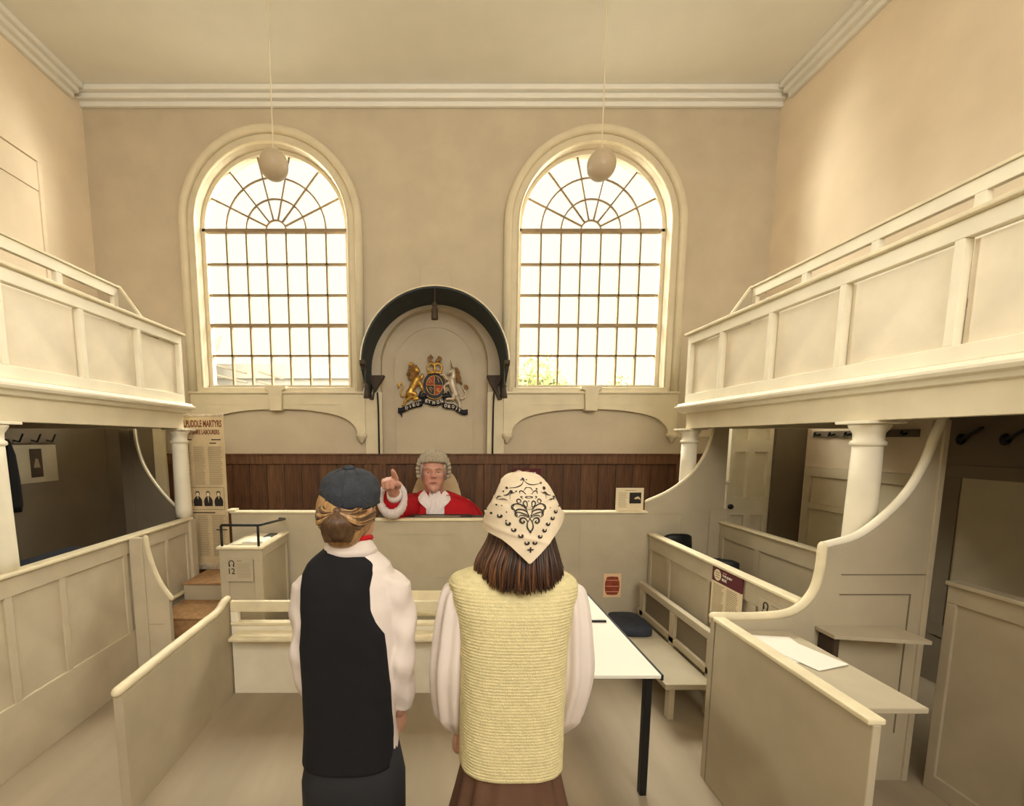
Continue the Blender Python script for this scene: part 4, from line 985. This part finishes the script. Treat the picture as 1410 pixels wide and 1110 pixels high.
# ---- boy
by = thing('person', 'child in slate cap, black waistcoat and white shirt seen from behind', 'person', (-.288, 1.35, DZ))
bx_, byy = -.292, 1.35; bh = (-.286, 1.36, 1.672)
B, Rm, s_ = kid_body(bx_+.0, byy, bh, .215, -.42, .131, True, 'skin')
link('body', fuse(B, .0052, 3), M['skin'], by, True); face_parts(by, bh, Rm, s_, M['skin'], M['bun'])
SHB = [(.98, .150, .105), (1.1, .135, .10), (1.25, .138, .10), (1.4, .148, .104), (1.5, .152, .104), (1.57, .145, .094), (1.62, .125, .082), (1.65, .093, .070), (1.672, .066, .060), (1.69, .058, .055)]
Sg = MB(); Sg.rings([sring(bx_, byy, z, a, b, 2.5, 40) for z, a, b in SHB])
for k in (-1, 1):
    ex = -.006 if k < 0 else .008
    P = spline([(bx_+k*.085, byy, 1.612), (bx_+k*(.115+ex), byy-.004, 1.585), (bx_+k*(.135+ex), byy-.006, 1.50), (bx_+k*(.140+ex), byy-.004, 1.38), (bx_+k*(.142+ex), byy+.01, 1.25), (bx_+k*(.142+ex), byy+.06, 1.12)], 10)
    T = MB(); n = len(P); R = []
    for i, p in enumerate(P):
        u = i/(n-1); r = float(np.interp(u, [0, .2, .4, .7, 1], [.05, .058, .053, .054, .036]))
        R.append([(p.x+r*cos(a)*(1+(.10*sin(3*a+u*14+k)+.08*sin(u*30+2*a))*min(1, max(0, u*3-.5))), p.y+r*sin(a)*(1+(.12*sin(3*a+u*16+k)+.07*sin(u*34-2*a))*min(1, max(0, u*3-.5))), p.z+.02*cos(a)*k*(-1 if u < .25 else 0)) for a in np.linspace(0, 2*PI, 28, endpoint=False)])
    Sg.rings(R)
link('shirt', fuse(Sg, .0045, 1), M['shirt'], by, True)
vx = bx_-.008
VB = [(1.0, .150, .116, 0, 2.7), (1.1, .142, .112, 0, 2.7), (1.25, .140, .114, 0, 3), (1.38, .138, .118, -.002, 3.4), (1.43, .130, .122, -.001, 4), (1.47, .116, .124, -.009, 4.5), (1.51, .108, .125, -.016, 5), (1.57, .105, .119, -.017, 5), (1.61, .106, .107, -.012, 5), (1.637, .100, .094, -.007, 4), (1.662, .072, .076, -.004, 3), (1.674, .064, .070, 0, 2.6)]
MB().rings([sring(vx+dx, byy, z, a, b, n_, 64) for z, a, b, dx, n_ in resample(VB, .008)]).obj('waistcoat', M['vest'], by, True)
R = []
for i, (z, a, b) in enumerate(((1.655, .074, .078), (1.672, .083, .088), (1.682, .077, .084), (1.700, .064, .071), (1.706, .058, .066), (1.69, .052, .060))):
    R.append(sring(bx_+.004, byy+.004, z, a, b, 2.1, 36))
R = [[(p[0], p[1], p[2]-.16*max(0, abs(p[0]-bx_)-.035)-.02*max(0, p[1]-byy)/.08) for p in r] for r in R]
MB().rings(R, caps=False).obj('collar', M['shirt'], by, True)
MB().tube(spline([(bx_+.03, byy-.055, 1.706), (bx_+.055, byy-.02, 1.704), (bx_+.062, byy+.03, 1.696), (bx_+.03, byy+.06, 1.69), (bx_-.03, byy+.06, 1.69)], 4), .009, 8).obj('neckerchief', M['robe'], by, True)
MB().rings([sring(bx_, byy, z, a, b, 2.5, 32) for z, a, b in ((.80, .165, .11), (.92, .165, .115), (1.04, .142, .108))]).obj('trouser_seat', M['cloth'], by, True)
for k in (-1, 1): MB().tube([(bx_+k*.075, byy, .92), (bx_+k*.08, byy, .7), (bx_+k*.078, byy-.008, DZ+.1)], [.088, .068, .055], 18).obj('trouser_leg', M['cloth'], by, True)
for k in (-1, 1): MB().tube([(bx_+k*.078, byy-.03, DZ+.04), (bx_+k*.082, byy+.15, DZ+.036)], [.044, .040], 12, flat=.9).obj('shoe', M['black'], by, True)
# hair of the boy: cap of hair, strands swept to the tie, low bun
hx, hy, hz = bh[0]-.012, bh[1]-.015, bh[2]
hb = MB(); hb.ball((hx, hy, hz+.115), .088, .098, .098, 28, 18); hb.ball((hx+.0, hy-.055, hz+.07), .062, .045, .06, 24, 14)
link('hair', fuse(hb, .004, 3), M['blonde'], by, True)
tie = Vector((-.297, 1.228, 1.797))
st_ = MB(); sd_ = MB()
for i in range(170):
    a = rnd.uniform(-PI*.98, PI*.02) if rnd.random() < .35 else rnd.choice([rnd.uniform(-.35, .75), PI-rnd.uniform(-.35, .75)])
    sx = cos(a); sz = sin(a)
    p0 = Vector((hx+.086*sx*rnd.uniform(.93, 1.03), hy-.01+.03*rnd.random(), hz+.105+.07*sz))
    mid = (p0+tie)/2+Vector((sx*.014, -.042, -.012*abs(sx)+.004*sz))
    T = spline([p0, mid, tie+Vector((sx*.008, 0, sz*.006))], 6)
    (sd_ if rnd.random() < .4 else st_).tube(T, [.0032+.0014*sin(PI*j/12) for j in range(len(T))], 5)
st_.obj('swept_strands', M['blonde'], by, True); sd_.obj('darker_strands', M['bun'], by, True)
MB().ball(tie+Vector((0, .004, .004)), .013, .010, .012, 14, 8).obj('hair_tie', M['bun'], by, True)
bn_ = MB(); bn_.ball(tie+Vector((.002, .012, -.042)), .042, .034, .039, 24, 16)
bnm = bn_.obj('bun', M['bun'], by, True)
bs_ = MB()
for i in range(60):
    t = -1+2*i/59; T = spline([tie+Vector((t*.006, -.006, .0)), tie+Vector((t*.034, -.027+.015*t*t, -.022)), tie+Vector((t*.045, -.020+.024*t*t, -.048)), tie+Vector((t*.036, .004, -.080))], 5)
    bs_.tube(T, [.0024+.0016*rnd.random()]*len(T), 5)
bs_.obj('bun_strands', M['bun'], by, True)
# flat cap
cx_, cy_, cz_ = bh[0]+.001, bh[1]-.005, bh[2]
cp = MB(); R = []
for i in range(20):
    u = i/19
    ring = []
    for a in np.linspace(0, 2*PI, 56, endpoint=False):
        rr = float(np.interp(u, [0, .04, .12, .35, .6, .8, .93, 1], [.93, .96, 1.0, 1.02, .92, .67, .38, .03]))
        z0_ = .136-.004*cos(a)+.008*sin(a)            # brim line, lower towards the right, raised at the back
        z = z0_+(.243-z0_)*float(np.interp(u, [0, .3, .6, .8, .93, 1], [0, .34, .68, .88, .975, .995]))
        pl = 1+.018*sin(4*a+1.2)*sin(PI*u)-.03*math.exp(-((a-1.5*PI)/.10)**2)*u
        ring.append((cx_+.088*rr*pl*cos(a), cy_+.108*rr*pl*sin(a), cz_+z-.006*math.exp(-((a-1.45*PI)/.07)**2)*sin(PI*u)))
    R.append(ring)
cp.rings(R); cp.obj('flat_cap', M['cap_w'], by, True)
MB().ball((cx_+.0, cy_-.02, cz_+.243), .020, .018, .009, 14, 8).obj('cap_button', M['cap_w'], by, True)
for da in (-.62, 0, .62):
    P = []
    for u in np.linspace(.10, .97, 14):
        a = 1.5*PI+da; rr = float(np.interp(u, [0, .04, .12, .35, .6, .8, .93, 1], [.93, .96, 1.0, 1.02, .92, .67, .38, .03]))*(1+.018*sin(4*a+1.2)*sin(PI*u)-(.03*u if da == 0 else 0))
        z0_ = .136-.004*cos(a)+.008*sin(a)
        P.append((cx_+.088*rr*cos(a), cy_+.108*rr*sin(a), cz_+z0_+(.243-z0_)*float(np.interp(u, [0, .3, .6, .8, .93, 1], [0, .34, .68, .88, .975, .995]))))
    MB().tube(P, .0022, 6).obj('cap_seam', M['cap_w'], by, True)
MB().plate([(cx_+(.068*cos(a))*cos(.08)+(.095+.07*sin(a))*sin(.08), cy_-(.068*cos(a))*sin(.08)+(.095+.07*sin(a))*cos(.08)) for a in np.linspace(-.2, PI+.2, 20)], [], cz_+.122, cz_+.130, 'Z').obj('cap_peak', M['cap_w'], by)

# ---- girl
gl = thing('person', 'child in printed cream headscarf and cream knitted vest seen from behind', 'person', (.213, 1.25, DZ))
gx, gy = .197, 1.25; gh = (.217, 1.265, 1.668)
B, Rm, s_ = kid_body(gx, gy, gh, .215, 0, .142, False, 'skin')
link('body', fuse(B, .0052, 3), M['skin'], gl, True); face_parts(gl, gh, Rm, s_, M['skin'], M['brown'])
Sg = MB()
for k in (-1, 1):
    P = spline([(gx+k*.12, gy, 1.60), (gx+k*.155, gy, 1.575), (gx+k*.167, gy-.004, 1.51), (gx+k*.173, gy-.002, 1.42), (gx+k*.178, gy+.01, 1.30), (gx+k*.170, gy+.05, 1.17), (gx+k*.158, gy+.085, 1.09)], 10)
    n = len(P); R = []
    for i, p in enumerate(P):
        u = i/(n-1); r = float(np.interp(u, [0, .15, .35, .6, .85, 1], [.035, .044, .050, .058, .055, .032]))
        R.append([(p.x+r*cos(a)*(1+.12*sin(8*a+k+u*2)), p.y+r*sin(a)*(1+.12*sin(8*a+k+u*2)), p.z) for a in np.linspace(0, 2*PI, 48, endpoint=False)])
    MB().rings(R).obj('blouse_sleeve', M['shirt'], gl, True)
MB().rings([sring(gx, gy, z, a, b, 2.3, 32) for z, a, b in ((1.60, .085, .07), (1.64, .066, .06), (1.665, .058, .054))], caps=False).obj('blouse_collar', M['shirt'], gl, True)
VG = [(1.06, .150, .112), (1.2, .150, .110), (1.35, .152, .113), (1.45, .156, .116), (1.53, .167, .113), (1.57, .178, .102), (1.597, .181, .090), (1.612, .172, .078), (1.625, .14, .072), (1.64, .095, .068), (1.652, .068, .062)]
vr = []
for z, a, b in resample(VG, .0022):
    m_ = 1+.016*(abs(sin(z*PI/.009))-.5)
    vr.append(sring(gx-.002, gy, z, a*m_, b*m_, 2.9, 60, lambda q, zz: .004*sin(14*q+zz*60)))
MB().rings(vr).obj('knitted_vest', M['knit'], gl, True)
MB().rings([sring(gx, gy, z, a, b, 2.2, 72, lambda q, zz: .05*sin(13*q)) for z, a, b in ((DZ+.03, .27, .24), (.7, .22, .19), (.95, .160, .125), (1.05, .138, .10), (1.09, .125, .09))]).obj('skirt', M['skirt'], gl, True)
for k in (-1, 1): MB().tube([(gx+k*.078, gy-.03, DZ+.04), (gx+k*.082, gy+.15, DZ+.036)], [.044, .040], 12, flat=.9).obj('shoe', M['black'], gl, True)
# long hair hanging from under the scarf
hm = MB()
hm.rings([sring(gh[0]+dx, gh[1]+dy, z, a, b, 2.2, 36) for z, a, b, dx, dy in ((1.625, .090, .088, -.006, -.03), (1.66, .092, .092, -.004, -.025), (1.74, .088, .094, 0, -.012), (1.80, .074, .096, 0, -.005), (1.84, .062, .086, 0, 0), (1.87, .04, .06, 0, 0))])
hm.obj('hair', M['brown'], gl, True)
sA, sB = MB(), MB()
for i in range(420):
    a = rnd.uniform(PI*.93, PI*2.07) if i % 5 else rnd.uniform(PI*.8, PI*2.2)
    q = rnd.uniform(.93, 1.04); ca, sa_ = cos(a), sin(a)
    zb_ = 1.606+.03*abs(ca)**3+rnd.uniform(-.008, .008)
    fl = .112+.010*(1 if ca < 0 else 0)+rnd.uniform(-.006, .004)
    P = [(gh[0]+.070*ca*q, gh[1]-.004+.094*sa_*q, 1.79), (gh[0]+.088*ca*q, gh[1]-.012+.10*sa_*q, 1.72), (gh[0]-.004+(fl-.008)*ca*q, gh[1]-.026+.104*sa_*q, 1.665), (gh[0]-.004+fl*ca*q+rnd.uniform(-.006, .006), gh[1]-.032+.106*sa_*q, zb_)]
    T = spline(P, 5); n = len(T)
    (sB if (ca < -.45 and rnd.random() < .7) or rnd.random() < .13 else sA).tube(T, [float(np.interp(j/(n-1), [0, .3, .8, 1], [.005, .0058, .0048, .0012])) for j in range(n)], 5)
sA.obj('hair_strands', M['brown'], gl, True); sB.obj('auburn_strands', M['auburn'], gl, True)
# headscarf: surface addressed by u (across) and photo-like row v
RW = [(648, 714, 722), (650, 703, 733), (653, 696, 741), (660, 689, 748), (670, 683.5, 753), (682, 679, 757.5), (695, 674.5, 762.5), (704, 671, 768), (711, 669.5, 777.5), (716, 668.5, 772), (724, 668, 764.5), (731, 667.5, 758), (735, 672, 754), (741, 687, 748.5), (750, 697, 740), (760, 706, 731), (768, 713, 723.5), (773, 717, 719)]
PXM = .001866
def sc_xz(px, py): return (gh[0]-.0005+(px-718)*PXM*(1.08 if px > 718 else 1.08+.11*min(1, max(0, (py-672)/45))), 1.911-(py-648)*PXM*.965)
def sc_y(x, z):
    D = float(np.interp(z, [1.66, 1.72, 1.78, 1.83, 1.87, 1.89, 1.9, 1.906], [.150, .140, .128, .116, .092, .068, .042, .012]))
    W_ = float(np.interp(z, [1.66, 1.74, 1.80, 1.85, 1.88, 1.895, 1.906], [.14, .122, .116, .096, .072, .050, .022]))
    t = min(.985, abs(x-gh[0])/W_)
    return gh[1]-.002-D*(1-t**2.2)**.5
def sc_pt(px, py, off=0):
    x, z = sc_xz(px, py); w = .0025*sin(px*.21+py*.13)*max(0, (py-690)/80)
    # soft creases radiating from the knot corner
    w += .004*math.exp(-((py-738-.30*(px-718))/3.5)**2)*(1 if py > 715 else .3)-.004*math.exp(-((py-700+.35*abs(px-718))/4.)**2)
    return Vector((x, sc_y(x, z)-off-w, z))
rows = []
for py in np.linspace(648, 773, 64):
    l, r = (float(np.interp(py, [q[0] for q in RW], [q[k] for q in RW])) for k in (1, 2))
    rows.append([sc_pt(l+(r-l)*(.5-.5*cos(PI*j/40)), py, .004) for j in range(41)])
sheet(rows, .004).obj('headscarf', M['scarf'], gl, True)
fr_ = []
for py in np.linspace(649, 704, 24):
    l, r = (float(np.interp(py, [q[0] for q in RW], [q[k] for q in RW])) for k in (1, 2))
    pl, pr = sc_pt(l, py, .002), sc_pt(r, py, .002); c_ = (pl+pr)/2; hw = (pr.x-pl.x)/2
    df_ = float(np.interp(c_.z, [1.80, 1.85, 1.88, 1.90, 1.911], [.118, .108, .084, .052, .012]))
    fr_.append([Vector((c_.x+hw*cos(t), c_.y+(pr.y-pl.y)/2*cos(t)+df_*sin(t), c_.z)) for t in np.linspace(0, PI, 28)])
sheet(fr_, .003).obj('scarf_front', M['scarf'], gl, True)
# the printed ornament, drawn in rows of the scarf and laid on its cloth
OR = MB()
def Z3(u, v): return (660+u*120/1402, 625+v*95/1110)
def stroke(P, w=.9, n=5):
    Q = spline([(*Z3(*p), 0) for p in P], n); m = len(Q); L_ = []; R_ = []
    for i in range(m):
        d = Q[min(i+1, m-1)]-Q[max(i-1, 0)]; d = d.normalized() if d.length else Vector((1, 0, 0)); nn = Vector((-d.y, d.x, 0))
        k = w*(.35+.65*sin(PI*min(.92, max(.08, i/(m-1)))))*.6
        a, b = Q[i]+nn*k, Q[i]-nn*k
        L_.append(sc_pt(a.x, a.y, .0062)); R_.append(sc_pt(b.x, b.y, .0062))
    OR.add(L_+R_, [(i, i+1, m+i+1, m+i) for i in range(m-1)])
def dot(u, v, r=.9):
    x, y = Z3(u, v); P = [sc_pt(x+r*cos(a), y+r*sin(a), .0062) for a in np.linspace(0, 2*PI, 8, endpoint=False)]
    OR.add(P, [tuple(range(8))])
def mir(P, c=690): return [(2*c-p[0], p[1]) for p in P]
def both(P, w=.9):
    stroke(P, w); stroke(mir(P), w)
stroke([(640, 395), (600, 460), (520, 500), (410, 520)], 1.0); stroke([(650, 395), (690, 440), (770, 462), (900, 445)], 1.0)
for u, v, r in ((640, 375, 1.9), (605, 390, .9), (690, 385, .9), (380, 520, 1.6), (915, 440, 1.5)): dot(u, v, r)
both([(690, 1000), (650, 940), (560, 900), (505, 900), (520, 960)], 1.3); both([(680, 960), (640, 880), (560, 850), (500, 870), (490, 940), (520, 975)], 1.7)
both([(665, 980), (620, 950), (560, 945), (530, 985)], 1.2)
both([(640, 860), (600, 790), (520, 760), (450, 790), (440, 840), (465, 860)], 1.3); both([(480, 775), (455, 830), (480, 860), (470, 890)], 1.2)
both([(660, 900), (640, 820), (600, 760), (620, 715), (650, 730), (655, 790), (640, 810)], 1.3)
both([(600, 800), (530, 750), (510, 710), (545, 685), (570, 720), (545, 745)], 1.2)
both([(655, 1040), (620, 990), (570, 990), (555, 1040), (590, 1070), (615, 1045), (590, 1030)], 2.0)
stroke([(690, 1000), (655, 1060), (650, 1140), (690, 1200), (730, 1140), (725, 1060), (690, 1000)], 1.6)
both([(690, 640), (650, 645), (640, 660), (690, 670)], 1.0); both([(640, 600), (600, 560), (560, 560), (560, 600)], 1.1); both([(620, 560), (650, 510), (690, 500)], .8)
both([(600, 680), (570, 650), (600, 640)], 1.0); both([(420, 690), (420, 620), (470, 590), (500, 570)], .7); both([(330, 640), (380, 630), (430, 580), (470, 600)], 1.5)
both([(240, 720), (260, 670), (300, 660)], 1.1); both([(260, 720), (330, 700), (380, 715)], 1.0)
for u, v, r in ((435, 575, 2.2), (950, 520, 2.4), (510, 565, 1.1), (330, 580, 1.1), (820, 525, 1.2), (680, 715, .8), (640, 600, .7), (740, 600, .7), (240, 805, 1.2), (310, 805, .8), (1105, 690, 1.3), (1050, 715, .8), (1015, 835, .8), (1190, 835, 1.4), (180, 955, 1.6), (375, 905, .9), (375, 1045, 1.0), (680, 850, .7), (710, 850, .7), (690, 1215, 1.5)): dot(u, v, r)
for u, v, s_ in ((290, 975, 1), (1115, 905, -1), (1050, 1005, -1), (400, 1085, 1), (970, 1090, -1), (470, 1180, 1), (910, 1190, -1), (560, 1270, 1), (840, 1285, -1), (640, 1385, 1), (755, 1385, -1)):
    stroke([(u-26*s_, v-18), (u-20*s_, v+18), (u+14*s_, v+20), (u+24*s_, v-8), (u+8*s_, v-12)], 2.2)
for k in range(4): dot(690+34*cos(k*PI/2), 1500+34*sin(k*PI/2), 1.2)
dot(690, 1500, 2.0)
OR.obj('printed_ornament', M['ink'], gl)

# ================================================================== OUTSIDE, seen through the lowest panes
struct(MB().box(-30, 30, 6.4, 60, -2.1, -2.0).obj('ground', M['ground']))
bd = thing('street_building', 'pale building with slatted roofline across the street beyond left window', 'building', (-6.3, 15, -2))
box('wall', M['ext'], (-9.5, -2.9, 15, 19, -2, 3.95), bd)
MB().plate([(-9.7, 3.95), (-2.7, 3.95), (-3.6, 4.4), (-8.7, 4.4)], [], 14.8, 19.2).obj('roof', M['roof'], bd)
for k in range(3):
    MB().tube([(-6.9, 13.8, 4.22-k*.3), (-5.95, 13.8, 3.98-k*.28)], .035, 6).obj('sloping_rail', M['bark'], bd)
    MB().tube([(-5.55, 13.8, 4.02-k*.3), (-4.85, 13.8, 3.80-k*.28)], .035, 6).obj('sloping_rail', M['bark'], bd)
MB().tube([(-6.95, 13.8, -2), (-6.95, 13.8, 4.3)], .04, 6).obj('rail_post', M['bark'], bd)
for x in (-4.9, -4.1, -3.4):
    f_ = box('window', M['roof'], (x, x+.42, 14.95, 15.0, 3.0, 3.75), bd); box('pane', M['bark'], (x+.06, x+.36, 14.94, 14.95, 3.06, 3.69), f_, 0)
pl_ = thing('yard_plant', 'single long-leaved plant outside the left edge of the left window', 'plant', (-6.95, 13.3, -2))
MB().tube([(-6.85, 13.3, -2), (-6.8, 13.3, 4.45)], .03, 6).obj('stem', M['bark'], pl_)
for dx, dz, w in ((.42, .55, .09), (.12, .60, .06), (-.08, .42, .06), (.34, .25, .07)):
    MB().plate([(-6.8, 4.4), (-6.8+dx*.6-w, 4.4+dz*.6+w*.3), (-6.8+dx, 4.4+dz), (-6.8+dx*.6+w, 4.4+dz*.6-w*.3)], [], 13.29, 13.31).obj('leaf', M['bark'], pl_)
def tree(x, y, h, r, label):
    t = thing('tree', label, 'tree', (x, y, -2), 'pale trees across the street')
    MB().tube([(x, y, -2), (x+.05, y, 0), (x, y, h-.4)], [.14, .1, .06], 8).obj('trunk', M['bark'], t, True)
    lf = MB(); rr = random.Random(int(x*10))
    for i in range(700):
        d = Vector((rr.gauss(0, 1), rr.gauss(0, 1), rr.gauss(0, 1))).normalized()*r*rr.random()**.4
        c_ = Vector((x, y, h))+Vector((d.x, d.y, d.z*1.2)); a = Vector((rr.uniform(-1, 1), rr.uniform(-1, 1), rr.uniform(-1, 1))).normalized()*.09; b = a.orthogonal().normalized()*.05
        lf.add([c_-a, c_+b, c_+a, c_-b], [(0, 1, 2, 3)])
    o = link('foliage', lf.mesh('foliage', False), M['leaf'], t); o['kind'] = 'stuff'
tree(2.3, 11.0, 3.2, .68, 'pale leafy tree outside the right window, left lower panes')
tree(4.4, 11.4, 2.95, .55, 'pale leafy tree outside the right window, further right')
